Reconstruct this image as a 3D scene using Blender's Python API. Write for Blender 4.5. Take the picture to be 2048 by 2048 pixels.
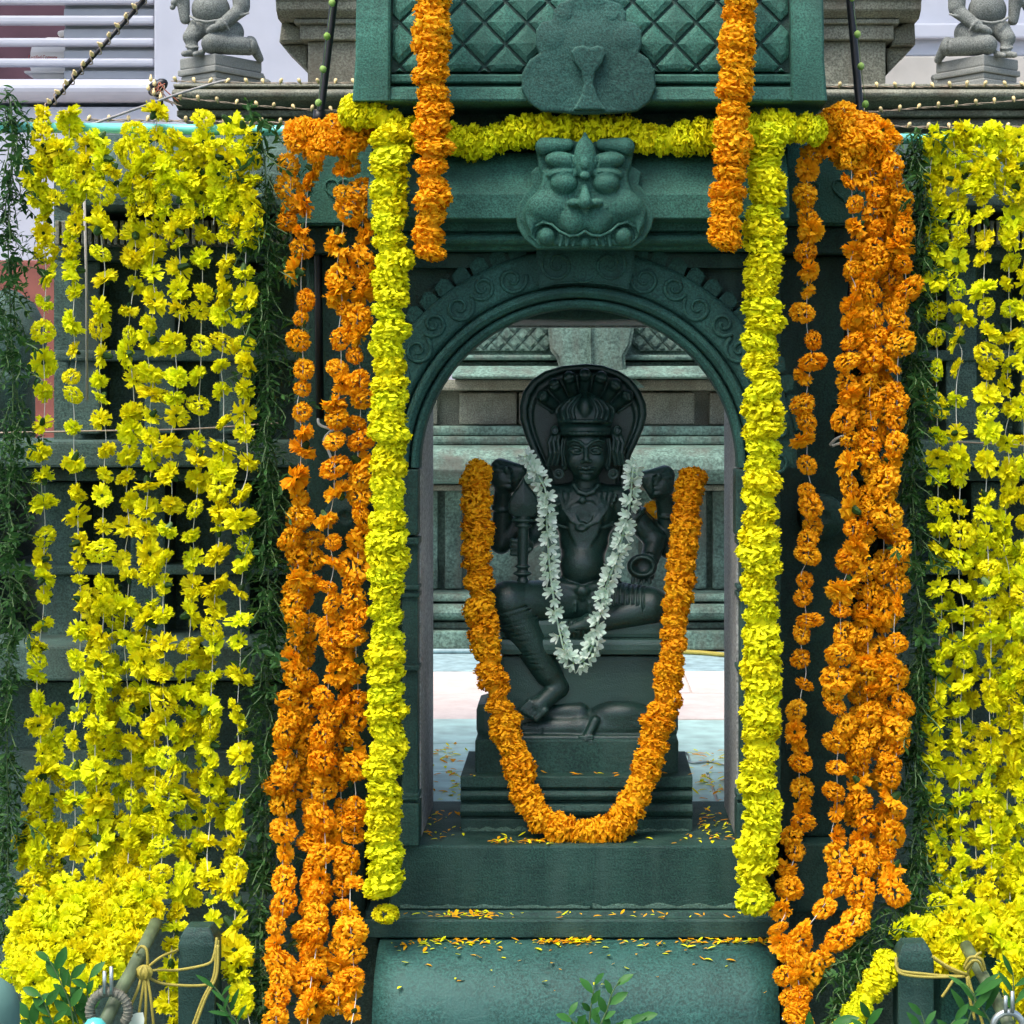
import bpy, bmesh, math, random
import numpy as np
from mathutils import Vector, Matrix, Euler, Quaternion

for o in list(bpy.data.objects):
    bpy.data.objects.remove(o)
SC = bpy.context.scene
COL = SC.collection
R = math.radians
rnd = random.Random(11)

# ------------------------------------------------------------------ camera, sky, sun, exposure
EYE = 1.60            # eye height; the niche front stands at Y = 0, camera 4 m in front of it
cam_d = bpy.data.cameras.new('camera')
cam = bpy.data.objects.new('camera', cam_d); COL.objects.link(cam)
cam.location = (0, -4.0, EYE); cam.rotation_euler = (R(90), 0, 0)
cam_d.sensor_width = 36; cam_d.lens = 36 * 4.0 / 2.048
cam_d.shift_x = -138 / 2048; cam_d.shift_y = -198 / 2048
cam_d.clip_start = 0.05; cam_d.clip_end = 500
SC.camera = cam

SUN_DIR = Vector((-0.28, -0.34, 0.90)).normalized()      # towards the sun: high, soft, a little in front and left
w = bpy.data.worlds.new('World'); SC.world = w; w.use_nodes = True
nt = w.node_tree; bg = nt.nodes['Background']
sky = nt.nodes.new('ShaderNodeTexSky'); sky.sky_type = 'NISHITA'; sky.sun_disc = False
sky.sun_elevation = math.asin(SUN_DIR.z)
sky.sun_rotation = math.atan2(SUN_DIR.x, SUN_DIR.y)
sky.air_density = 1.0; sky.dust_density = 3.5; sky.ozone_density = 0.6
nt.links.new(sky.outputs[0], bg.inputs[0]); bg.inputs[1].default_value = 0.15
sd = bpy.data.lights.new('sun', 'SUN'); sd.energy = 1.5; sd.angle = R(32); sd.color = (1, 0.97, 0.92)
so = bpy.data.objects.new('sun', sd); COL.objects.link(so); so.location = (-3, 2, 8)
so.rotation_euler = SUN_DIR.to_track_quat('Z', 'Y').to_euler()
SC.view_settings.view_transform = 'Standard'; SC.view_settings.look = 'None'
SC.view_settings.exposure = 1.1; SC.view_settings.gamma = 1.0
SC.view_settings.use_curve_mapping = False
SC.render.engine = 'CYCLES'; SC.cycles.use_denoising = True; SC.cycles.use_adaptive_sampling = True; SC.cycles.adaptive_threshold = 0.035; SC.cycles.adaptive_min_samples = 16
SC.cycles.max_bounces = 4; SC.cycles.diffuse_bounces = 3; SC.cycles.glossy_bounces = 2; SC.cycles.transmission_bounces = 3; SC.cycles.transparent_max_bounces = 4
SC.cycles.caustics_reflective = False; SC.cycles.caustics_refractive = False

# ------------------------------------------------------------------ helpers
def P(px, py, Y=0.0):
    """point of the place: a photo position and its real depth behind the niche front"""
    s = (4.0 + Y) / 4.0
    return Vector(((px - 1162) / 1000 * s, Y, EYE + (826 - py) / 1000 * s))
def U(Y): return (4.0 + Y) / 4000.0      # metres per photo pixel at depth Y

def tag(o, label, cat, group=None, kind=None):
    if label: o['label'] = label
    if cat: o['category'] = cat
    if group: o['group'] = group
    if kind: o['kind'] = kind
    return o
def thing(name, label, cat, loc, group=None):
    e = bpy.data.objects.new(name, None); COL.objects.link(e); e.location = loc
    e.empty_display_size = 0.05
    return tag(e, label, cat, group)
def link(o, parent):
    COL.objects.link(o)
    if parent is not None:
        o.parent = parent
        if parent.type == 'EMPTY': o.matrix_parent_inverse = Matrix.Translation(-Vector(parent.location))
        else:
            o.matrix_parent_inverse = Matrix.Identity(4)
    return o
def obj(name, me, mat=None, parent=None, kind=None):
    if isinstance(me, bmesh.types.BMesh):
        bm = me; me = bpy.data.meshes.new(name); bm.to_mesh(me); bm.free()
    if mat is not None and not len(me.materials): me.materials.append(mat)
    o = bpy.data.objects.new(name, me); link(o, parent)
    if kind: o['kind'] = kind
    return o
def pyd(name, v, f, smooth=False):
    me = bpy.data.meshes.new(name); me.from_pydata([tuple(p) for p in v], [], f); me.validate(); me.update()
    if smooth: me.shade_smooth()
    return me
def fix(bm):
    bmesh.ops.recalc_face_normals(bm, faces=bm.faces[:]); return bm
def box(x0, x1, y0, y1, z0, z1, bev=0.0):
    bm = bmesh.new()
    m = Matrix.Translation(((x0+x1)/2, (y0+y1)/2, (z0+z1)/2)) @ Matrix.Diagonal((abs(x1-x0), abs(y1-y0), abs(z1-z0), 1))
    bmesh.ops.create_cube(bm, size=1, matrix=m)
    if bev: bmesh.ops.bevel(bm, geom=bm.edges[:], offset=bev, segments=2, affect='EDGES', profile=0.6)
    return bm
def pbox(px0, px1, py0, py1, Y0, Y1, bev=0.003):
    a = P(px0, py1, Y0); b = P(px1, py0, Y0)
    return box(a.x, b.x, Y0, Y1, a.z, b.z, bev)
def chamfer(pts, c):
    out = []
    n = len(pts)
    for i in range(n):
        p = Vector(pts[i]); a = Vector(pts[i-1]); b = Vector(pts[(i+1) % n])
        la, lb = (a-p).length, (b-p).length
        ca = min(c, la*0.4, lb*0.4)
        if la < 1e-6 or lb < 1e-6: out.append(p); continue
        ang = (a-p).angle(b-p, math.pi)
        if ang > R(160): out.append(p)
        else: out += [p + (a-p)/la*ca, p + (b-p)/lb*ca]
    return out
def extrude_x(prof, x0, x1, cham=0.003, segs=1):
    """closed (Y, Z) outline swept along X"""
    p = chamfer(prof, cham) if cham else [Vector(q) for q in prof]
    n = len(p); bm = bmesh.new(); rows = []
    for s in range(segs + 1):
        x = x0 + (x1-x0)*s/segs
        rows.append([bm.verts.new((x, q[0], q[1])) for q in p])
    for s in range(segs):
        for i in range(n):
            bm.faces.new((rows[s][i], rows[s][(i+1) % n], rows[s+1][(i+1) % n], rows[s+1][i]))
    bm.faces.new(rows[0][::-1]); bm.faces.new(rows[-1])
    return fix(bm)
def prism(pts, Y0, Y1, bev=0.003):
    """outline of (X, Z) points given thickness along Y, front edge bevelled"""
    bm = bmesh.new()
    f = [bm.verts.new((p[0], Y0, p[1])) for p in pts]
    face = bm.faces.new(f)
    ret = bmesh.ops.extrude_face_region(bm, geom=[face])
    vs = [g for g in ret['geom'] if isinstance(g, bmesh.types.BMVert)]
    bmesh.ops.translate(bm, verts=vs, vec=(0, Y1-Y0, 0))
    fix(bm)
    if bev:
        ed = [e for e in bm.edges if all(abs(v.co.y-Y0) < 1e-6 for v in e.verts)]
        bmesh.ops.bevel(bm, geom=ed, offset=bev, segments=2, affect='EDGES')
    return bm
def smooth_path(pts, n=8):
    pts = [Vector(p) for p in pts]; out = []
    for i in range(len(pts)-1):
        p0 = pts[max(i-1, 0)]; p1 = pts[i]; p2 = pts[i+1]; p3 = pts[min(i+2, len(pts)-1)]
        for k in range(n):
            t = k/n
            out.append(0.5*((2*p1)+(p2-p0)*t+(2*p0-5*p1+4*p2-p3)*t*t+(3*p1-p0-3*p2+p3)*t**3))
    out.append(pts[-1]); return out
def tube(bm, pts, r, seg=6, taper=None, closed=False):
    pts = [Vector(p) for p in pts]; rings = []
    n = len(pts); up = None
    for i, p in enumerate(pts):
        t = (pts[(i+1) % n if closed else min(i+1, n-1)] - pts[i-1 if closed else max(i-1, 0)])
        if t.length < 1e-9: t = Vector((0, 0, 1))
        t.normalize()
        if up is None: up = t.orthogonal()
        u = (up - t*up.dot(t));
        u = u.normalized() if u.length > 1e-6 else t.orthogonal().normalized()
        up = u; v = t.cross(u)
        rr = r if taper is None else r*taper(i/(n-1))
        rings.append([bm.verts.new(p + (u*math.cos(2*math.pi*k/seg) + v*math.sin(2*math.pi*k/seg))*rr) for k in range(seg)])
    m = n if closed else n-1
    for i in range(m):
        a, b = rings[i], rings[(i+1) % n]
        for k in range(seg): bm.faces.new((a[k], a[(k+1) % seg], b[(k+1) % seg], b[k]))
    if not closed:
        bm.faces.new(rings[0][::-1]); bm.faces.new(rings[-1])
    return bm
def tube_obj(name, pts, r, mat, parent=None, seg=6, taper=None, closed=False):
    bm = tube(bmesh.new(), pts, r, seg, taper, closed)
    for f in bm.faces: f.smooth = True
    return obj(name, bm, mat, parent)
def lathe(prof, seg=16, axis_loc=(0, 0, 0)):
    """(radius, z) profile about Z"""
    bm = bmesh.new(); rows = []
    for r, z in prof:
        rows.append([bm.verts.new((axis_loc[0]+r*math.cos(2*math.pi*k/seg), axis_loc[1]+r*math.sin(2*math.pi*k/seg), axis_loc[2]+z)) for k in range(seg)])
    for a, b in zip(rows, rows[1:]):
        for k in range(seg): bm.faces.new((a[k], a[(k+1) % seg], b[(k+1) % seg], b[k]))
    bm.faces.new(rows[0][::-1]); bm.faces.new(rows[-1])
    for f in bm.faces: f.smooth = True
    return fix(bm)

# ------------------------------------------------------------------ materials
def new_mat(name):
    m = bpy.data.materials.new(name); m.use_nodes = True
    n = m.node_tree.nodes; return m, n, m.node_tree.links, n['Principled BSDF']
def stone(name, col, col2, rough=0.75, grain=260, bump=0.35, stain=None, spec=0.3, wear=None):
    m, n, l, b = new_mat(name)
    g = n.new('ShaderNodeNewGeometry')
    big = n.new('ShaderNodeTexNoise'); big.inputs['Scale'].default_value = 5; big.inputs['Detail'].default_value = 5; big.inputs['Roughness'].default_value = 0.65
    fine = n.new('ShaderNodeTexNoise'); fine.inputs['Scale'].default_value = grain; fine.inputs['Detail'].default_value = 1.5; fine.inputs['Roughness'].default_value = 0.7
    for t in (big, fine): l.new(g.outputs['Position'], t.inputs['Vector'])
    r1 = n.new('ShaderNodeValToRGB'); r1.color_ramp.elements[0].position = 0.38; r1.color_ramp.elements[1].position = 0.62
    r1.color_ramp.elements[0].color = (*col2, 1); r1.color_ramp.elements[1].color = (*col, 1)
    l.new(big.outputs['Fac'], r1.inputs[0])
    r2 = n.new('ShaderNodeValToRGB'); r2.color_ramp.elements[0].position = 0.34; r2.color_ramp.elements[1].position = 0.68
    r2.color_ramp.elements[0].color = (0.42, 0.42, 0.42, 1); r2.color_ramp.elements[1].color = (1.5, 1.5, 1.5, 1)
    l.new(fine.outputs['Fac'], r2.inputs[0])
    mx = n.new('ShaderNodeMixRGB'); mx.blend_type = 'MULTIPLY'; mx.inputs[0].default_value = 0.75
    l.new(r1.outputs[0], mx.inputs[1]); l.new(r2.outputs[0], mx.inputs[2])
    out = mx.outputs[0]
    if stain:
        st = n.new('ShaderNodeTexNoise'); st.inputs['Scale'].default_value = 9; st.inputs['Detail'].default_value = 6
        mp = n.new('ShaderNodeMapping'); mp.inputs['Scale'].default_value = (1.6, 1.6, 0.35)
        l.new(g.outputs['Position'], mp.inputs[0]); l.new(mp.outputs[0], st.inputs['Vector'])
        r3 = n.new('ShaderNodeValToRGB'); r3.color_ramp.elements[0].position = 0.48; r3.color_ramp.elements[1].position = 0.75; r3.color_ramp.elements[1].color = (0.85, 0.85, 0.85, 1)
        l.new(st.outputs['Fac'], r3.inputs[0])
        m2 = n.new('ShaderNodeMixRGB'); l.new(r3.outputs[0], m2.inputs[0]); l.new(out, m2.inputs[1]); m2.inputs[2].default_value = (*stain, 1)
        out = m2.outputs[0]
    if wear:
        rw_ = n.new('ShaderNodeValToRGB'); rw_.color_ramp.elements[0].position = 0.52; rw_.color_ramp.elements[1].position = 0.60
        rw_.color_ramp.elements[1].color = (0.8, 0.8, 0.8, 1)
        l.new(g.outputs['Pointiness'], rw_.inputs[0])
        m3 = n.new('ShaderNodeMixRGB'); l.new(rw_.outputs[0], m3.inputs[0]); l.new(out, m3.inputs[1]); m3.inputs[2].default_value = (*wear, 1)
        out = m3.outputs[0]
    l.new(out, b.inputs['Base Color'])
    b.inputs['Roughness'].default_value = rough; b.inputs['Specular IOR Level'].default_value = spec
    bp = n.new('ShaderNodeBump'); bp.inputs['Strength'].default_value = bump; bp.inputs['Distance'].default_value = 0.004
    ch = n.new('ShaderNodeTexNoise'); ch.inputs['Scale'].default_value = 55; ch.inputs['Detail'].default_value = 1
    cm = n.new('ShaderNodeMapping'); cm.inputs['Scale'].default_value = (0.6, 1, 1.5); cm.inputs['Rotation'].default_value = (0, 0.5, 0)
    l.new(g.outputs['Position'], cm.inputs[0]); l.new(cm.outputs[0], ch.inputs['Vector'])
    ad = n.new('ShaderNodeMath'); ad.operation = 'MULTIPLY_ADD'; ad.inputs[1].default_value = 0.9
    l.new(ch.outputs['Fac'], ad.inputs[0]); l.new(fine.outputs['Fac'], ad.inputs[2])
    l.new(ad.outputs[0], bp.inputs['Height']); l.new(bp.outputs[0], b.inputs['Normal'])
    return m
def plain(name, col, rough=0.6, spec=0.4, var=0.15, scale=60, metal=0.0, bump=0.0):
    m, n, l, b = new_mat(name)
    g = n.new('ShaderNodeNewGeometry'); t = n.new('ShaderNodeTexNoise'); t.inputs['Scale'].default_value = scale; t.inputs['Detail'].default_value = 5
    l.new(g.outputs['Position'], t.inputs['Vector'])
    r = n.new('ShaderNodeValToRGB'); r.color_ramp.elements[0].position = 0.3; r.color_ramp.elements[1].position = 0.7
    r.color_ramp.elements[0].color = (*[c*(1-var) for c in col], 1); r.color_ramp.elements[1].color = (*[min(1, c*(1+var)) for c in col], 1)
    l.new(t.outputs['Fac'], r.inputs[0]); l.new(r.outputs[0], b.inputs['Base Color'])
    b.inputs['Roughness'].default_value = rough; b.inputs['Specular IOR Level'].default_value = spec; b.inputs['Metallic'].default_value = metal
    if bump:
        bp = n.new('ShaderNodeBump'); bp.inputs['Strength'].default_value = bump; bp.inputs['Distance'].default_value = 0.004
        l.new(t.outputs['Fac'], bp.inputs['Height']); l.new(bp.outputs[0], b.inputs['Normal'])
    return m
def petal(name, cols, trans=0.35, rough=0.6):
    """petal colour varies from bloom to bloom and from petal to petal"""
    m, n, l, b = new_mat(name)
    oi = n.new('ShaderNodeObjectInfo'); g = n.new('ShaderNodeNewGeometry')
    r = n.new('ShaderNodeValToRGB'); r.color_ramp.elements[0].color = (*cols[0], 1); r.color_ramp.elements[1].color = (*cols[2], 1)
    e = r.color_ramp.elements.new(0.5); e.color = (*cols[1], 1)
    mxv = n.new('ShaderNodeMath'); mxv.operation = 'MULTIPLY_ADD'; mxv.inputs[1].default_value = 0.55
    m2 = n.new('ShaderNodeMath'); m2.operation = 'MULTIPLY'; m2.inputs[1].default_value = 0.45
    l.new(g.outputs['Random Per Island'], m2.inputs[0]); l.new(oi.outputs['Random'], mxv.inputs[0]); l.new(m2.outputs[0], mxv.inputs[2])
    l.new(mxv.outputs[0], r.inputs[0]); l.new(r.outputs[0], b.inputs['Base Color'])
    b.inputs['Roughness'].default_value = rough; b.inputs['Specular IOR Level'].default_value = 0.15
    tr = n.new('ShaderNodeBsdfTranslucent'); l.new(r.outputs[0], tr.inputs[0])
    mx = n.new('ShaderNodeMixShader'); mx.inputs[0].default_value = trans
    l.new(b.outputs[0], mx.inputs[1]); l.new(tr.outputs[0], mx.inputs[2])
    l.new(mx.outputs[0], n['Material Output'].inputs['Surface'])
    return m

M = {}
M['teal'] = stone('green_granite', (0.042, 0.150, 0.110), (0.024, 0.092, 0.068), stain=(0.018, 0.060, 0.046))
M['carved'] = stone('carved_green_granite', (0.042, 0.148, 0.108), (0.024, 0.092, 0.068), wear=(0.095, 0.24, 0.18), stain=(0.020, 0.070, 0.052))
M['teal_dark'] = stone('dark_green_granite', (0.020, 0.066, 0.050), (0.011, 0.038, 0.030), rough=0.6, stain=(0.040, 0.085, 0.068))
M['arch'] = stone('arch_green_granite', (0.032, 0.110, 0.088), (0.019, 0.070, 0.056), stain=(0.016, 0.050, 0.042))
M['carved_dark'] = stone('carved_dark_granite', (0.027, 0.094, 0.076), (0.017, 0.062, 0.050), wear=(0.07, 0.18, 0.14))
M['wing'] = stone('weathered_green_stone', (0.075, 0.135, 0.110), (0.038, 0.074, 0.060), stain=(0.055, 0.070, 0.056))
M['black'] = stone('oiled_black_granite', (0.013, 0.044, 0.034), (0.007, 0.027, 0.021), rough=0.40, grain=320, bump=0.22, spec=0.5, wear=(0.055, 0.12, 0.095))
M['grey'] = stone('grey_weathered_stone', (0.27, 0.275, 0.21), (0.16, 0.165, 0.125), grain=220, stain=(0.15, 0.125, 0.09))
M['gana'] = stone('pale_grey_stone', (0.22, 0.235, 0.21), (0.14, 0.152, 0.137), grain=330, bump=0.18, wear=(0.34, 0.34, 0.31))
M['rear'] = stone('grey_green_stone', (0.15, 0.245, 0.195), (0.075, 0.125, 0.10), grain=90, stain=(0.10, 0.10, 0.08))
M['reveal'] = stone('pale_dressed_stone', (0.34, 0.355, 0.335), (0.24, 0.25, 0.235), grain=150, bump=0.2)
M['white_wall'] = plain('white_painted_metal', (0.42, 0.44, 0.50), 0.45, 0.4, 0.05, 6)
M['white_panel'] = plain('pale_grey_louvre', (0.33, 0.345, 0.375), 0.5, 0.4, 0.05, 8)
M['interior'] = plain('maroon_interior_wall', (0.085, 0.045, 0.06), 0.8, 0.2, 0.2, 4)
M['cream'] = plain('cream_plaster', (0.44, 0.42, 0.38), 0.8, 0.2, 0.12, 5)
M['brick'] = plain('red_plaster', (0.22, 0.08, 0.062), 0.8, 0.2, 0.2, 12)
M['tank'] = plain('white_plastic', (0.85, 0.83, 0.80), 0.35, 0.4, 0.03, 5)
M['red_ink'] = plain('red_print', (0.42, 0.03, 0.03), 0.6, 0.2, 0.1)
M['pole'] = plain('turquoise_painted_steel', (0.16, 0.62, 0.55), 0.3, 0.6, 0.08, 10)
M['black_paint'] = plain('black_plastic', (0.008, 0.008, 0.009), 0.4, 0.4, 0.2)
M['cord'] = plain('white_cotton_cord', (0.62, 0.62, 0.55), 0.8, 0.2, 0.15, 300)
M['wire'] = plain('twisted_gold_wire', (0.36, 0.28, 0.20), 0.5, 0.4, 0.2, 300)
M['bulb'] = plain('cream_bulb', (0.88, 0.66, 0.30), 0.3, 0.5, 0.08, 100)
M['redwire'] = plain('red_wire', (0.5, 0.14, 0.08), 0.5, 0.4, 0.1)
M['greywire'] = plain('grey_cable', (0.38, 0.36, 0.33), 0.5, 0.4, 0.2, 100)
M['rope'] = plain('yellow_nylon_rope', (0.36, 0.30, 0.05), 0.55, 0.4, 0.2, 500, bump=0.4)
M['bamboo'] = plain('olive_bamboo', (0.10, 0.135, 0.07), 0.5, 0.4, 0.35, 40, bump=0.2)
M['steel'] = plain('galvanised_steel', (0.45, 0.50, 0.48), 0.32, 0.5, 0.15, 60, metal=0.8)
M['coil'] = plain('brown_coil', (0.16, 0.16, 0.12), 0.6, 0.4, 0.25, 200)
M['lamp_glass'] = plain('glossy_turquoise_glass', (0.10, 0.55, 0.52), 0.08, 0.8, 0.05)
M['leaf'] = petal('garland_leaf', ((0.018, 0.060, 0.016), (0.035, 0.105, 0.026), (0.075, 0.18, 0.045)), 0.25, 0.45)
M['leaf2'] = petal('shrub_leaf', ((0.020, 0.085, 0.018), (0.034, 0.135, 0.026), (0.06, 0.20, 0.04)), 0.25, 0.35)
M['stem'] = plain('green_stem', (0.08, 0.14, 0.05), 0.6, 0.3, 0.2)
M['yellow'] = petal('yellow_petals', ((0.82, 0.66, 0.005), (0.88, 0.85, 0.008), (0.80, 0.92, 0.014)), 0.3)
M['lime'] = petal('lemon_petals', ((0.90, 0.75, 0.006), (0.86, 0.82, 0.008), (0.76, 0.84, 0.012)), 0.18)
M['orange'] = petal('orange_petals', ((0.85, 0.31, 0.003), (0.95, 0.44, 0.006), (0.96, 0.54, 0.014)), 0.3)
M['amber'] = petal('amber_petals', ((0.80, 0.29, 0.004), (0.90, 0.40, 0.006), (0.94, 0.49, 0.010)), 0.14)
M['white'] = petal('white_petals', ((0.62, 0.84, 0.66), (0.76, 0.90, 0.76), (0.88, 0.95, 0.86)), 0.3)
M['calyx'] = petal('calyx_green', ((0.010, 0.030, 0.006), (0.025, 0.07, 0.015), (0.20, 0.30, 0.12)), 0.1)
M['floor'] = None
M['bud'] = petal('green_bud', ((0.25, 0.45, 0.08), (0.36, 0.55, 0.14), (0.5, 0.65, 0.25)), 0.3)

# ------------------------------------------------------------------ sculpting: distance fields meshed with surface nets
def poly_sdf(x, y, pts):
    pts = np.array(pts, float); n = len(pts)
    d = np.full(np.broadcast(x, y).shape, 1e9); s = np.ones(d.shape)
    for i in range(n):
        a = pts[i]; b = pts[i-1]; e = b-a
        wx = x-a[0]; wy = y-a[1]
        t = np.clip((wx*e[0]+wy*e[1])/(e@e+1e-12), 0, 1)
        d = np.minimum(d, (wx-e[0]*t)**2+(wy-e[1]*t)**2)
        c1 = y >= a[1]; c2 = y < b[1]; c3 = e[0]*wy > e[1]*wx
        flip = (c1 & c2 & c3) | (~c1 & ~c2 & ~c3)
        s = np.where(flip, -s, s)
    return s*np.sqrt(d)
class Sculpt:
    """field in photo pixels: x right, y down, d towards the viewer"""
    def __init__(s, lo, hi, h):
        s.lo = np.array(lo, float); s.h = h
        s.n = [int(math.ceil((hi[i]-lo[i])/h))+1 for i in range(3)]
        s.ax = [lo[i]+h*np.arange(s.n[i]) for i in range(3)]
        s.D = np.full(s.n, 50.0, np.float32)
    def put(s, fn, lo, hi, k=0.0, sub=False):
        m = 3*s.h+k+4
        sl = []
        for i in range(3):
            a = int(max(0, math.floor((lo[i]-m-s.lo[i])/s.h))); b = int(min(s.n[i], math.ceil((hi[i]+m-s.lo[i])/s.h)+1))
            if b <= a: return s
            sl.append(slice(a, b))
        sl = tuple(sl)
        x = s.ax[0][sl[0]][:, None, None]; y = s.ax[1][sl[1]][None, :, None]; z = s.ax[2][sl[2]][None, None, :]
        d = fn(x, y, z); o = s.D[sl]
        if sub:
            d = -d
            if k > 0:
                hh = np.clip(0.5-0.5*(d-o)*-1/k, 0, 1) if False else np.maximum(k-np.abs(o-d), 0)/k
                s.D[sl] = np.maximum(o, d)+hh*hh*k*0.25
            else: s.D[sl] = np.maximum(o, d)
        else:
            if k > 0:
                hh = np.maximum(k-np.abs(o-d), 0)/k
                s.D[sl] = np.minimum(o, d)-hh*hh*k*0.25
            else: s.D[sl] = np.minimum(o, d)
        return s
    def ell(s, c, r, k=6, sub=False, rot=0.0):
        ca, sa = math.cos(R(rot)), math.sin(R(rot))
        def fn(x, y, z):
            X = x-c[0]; Y = y-c[1]; Z = z-c[2]
            X, Y = ca*X+sa*Y, -sa*X+ca*Y
            k0 = np.sqrt((X/r[0])**2+(Y/r[1])**2+(Z/r[2])**2)
            k1 = np.sqrt((X/r[0]**2)**2+(Y/r[1]**2)**2+(Z/r[2]**2)**2)+1e-9
            return k0*(k0-1)/k1
        m = max(r[0], r[1]) if rot else 0
        return s.put(fn, (c[0]-max(m, r[0]), c[1]-max(m, r[1]), c[2]-r[2]), (c[0]+max(m, r[0]), c[1]+max(m, r[1]), c[2]+r[2]), k, sub)
    def cap(s, a, b, ra, rb=None, k=6, sub=False):
        rb = ra if rb is None else rb
        a = np.array(a, float); b = np.array(b, float); e = b-a; ee = e@e+1e-9
        def fn(x, y, z):
            X = x-a[0]; Y = y-a[1]; Z = z-a[2]
            t = np.clip((X*e[0]+Y*e[1]+Z*e[2])/ee, 0, 1)
            return np.sqrt((X-e[0]*t)**2+(Y-e[1]*t)**2+(Z-e[2]*t)**2)-(ra+(rb-ra)*t)
        m = max(ra, rb)
        return s.put(fn, np.minimum(a, b)-m, np.maximum(a, b)+m, k, sub)
    def line(s, pts, r, k=2, sub=False, r2=None):
        n = len(pts)-1
        for i in range(n):
            q0 = r if r2 is None else r+(r2-r)*i/n; q1 = r if r2 is None else r+(r2-r)*(i+1)/n
            s.cap(pts[i], pts[i+1], q0, q1, k, sub)
        return s
    def box(s, c, hf, rd=2, k=2, sub=False):
        def fn(x, y, z):
            X = np.abs(x-c[0])-hf[0]+rd; Y = np.abs(y-c[1])-hf[1]+rd; Z = np.abs(z-c[2])-hf[2]+rd
            return np.sqrt(np.maximum(X, 0)**2+np.maximum(Y, 0)**2+np.maximum(Z, 0)**2)+np.minimum(np.maximum(np.maximum(X, Y), Z), 0)-rd
        return s.put(fn, [c[i]-hf[i] for i in range(3)], [c[i]+hf[i] for i in range(3)], k, sub)
    def plate(s, pts, d0, d1, rd=3, k=3, sub=False, dome=0.0):
        p = np.array(pts, float); lo = p.min(0); hi = p.max(0)
        def fn(x, y, z):
            q = poly_sdf(x[..., 0], y[..., 0], pts)[..., None]
            top = d1 + (np.minimum(-q, 40)*dome if dome else 0)
            c = (d0+top)/2; hz = (top-d0)/2
            a = q+rd; b = np.abs(z-c)-hz+rd
            return np.sqrt(np.maximum(a, 0)**2+np.maximum(b, 0)**2)+np.minimum(np.maximum(a, b), 0)-rd
        return s.put(fn, (lo[0], lo[1], d0), (hi[0], hi[1], d1+40*dome), k, sub)
    def mesh(s, name, conv):
        D = s.D; nx, ny, nz = D.shape; ins = D < 0
        cnt = np.zeros((nx-1, ny-1, nz-1), np.int8)
        for a in (0, 1):
            for b in (0, 1):
                for c in (0, 1): cnt += ins[a:nx-1+a, b:ny-1+b, c:nz-1+c]
        act = (cnt > 0) & (cnt < 8)
        I, J, K = np.nonzero(act); N = len(I)
        idx = np.full(act.shape, -1, np.int64); idx[I, J, K] = np.arange(N)
        acc = np.zeros((N, 3)); num = np.zeros(N)
        cs = [(a, b, c) for a in (0, 1) for b in (0, 1) for c in (0, 1)]
        for a in cs:
            for ax in range(3):
                if a[ax]: continue
                b = list(a); b[ax] = 1
                va = D[I+a[0], J+a[1], K+a[2]]; vb = D[I+b[0], J+b[1], K+b[2]]
                cr = (va < 0) != (vb < 0)
                t = np.where(cr, va/np.where(cr, va-vb, 1), 0)
                p = np.tile(np.array(a, float), (N, 1)); p[:, ax] += t
                acc += p*cr[:, None]; num += cr
        V = s.lo+s.h*(np.stack([I, J, K], 1)+acc/num[:, None])
        F = []
        def quads(A, B, cells):
            ch = A != B
            i, j, k = np.nonzero(ch); sg = A[i, j, k]
            q = np.stack([idx[i+c[0], j+c[1], k+c[2]] for c in cells], 1)
            ok = (q >= 0).all(1); q = q[ok]; sg = sg[ok]
            q[sg] = q[sg][:, ::-1]
            F.append(q)
        quads(ins[:-1, 1:-1, 1:-1], ins[1:, 1:-1, 1:-1], [(0, 0, 0), (0, 1, 0), (0, 1, 1), (0, 0, 1)])
        quads(ins[1:-1, :-1, 1:-1], ins[1:-1, 1:, 1:-1], [(0, 0, 0), (0, 0, 1), (1, 0, 1), (1, 0, 0)])
        quads(ins[1:-1, 1:-1, :-1], ins[1:-1, 1:-1, 1:], [(0, 0, 0), (1, 0, 0), (1, 1, 0), (0, 1, 0)])
        F = np.concatenate(F)
        W = conv(V)
        me = bpy.data.meshes.new(name)
        me.vertices.add(len(W)); me.vertices.foreach_set('co', W.astype(np.float32).ravel())
        me.loops.add(F.size); me.loops.foreach_set('vertex_index', F.ravel().astype(np.int32))
        me.polygons.add(len(F)); me.polygons.foreach_set('loop_start', np.arange(0, F.size, 4, dtype=np.int32))
        me.update(calc_edges=True); me.validate(); me.shade_smooth()
        return me
def conv_at(Y):
    u = U(Y)
    def f(V): return np.stack([(V[:, 0]-1162)*u, Y-V[:, 2]*u, EYE+(826-V[:, 1])*u], 1)
    return f
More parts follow.
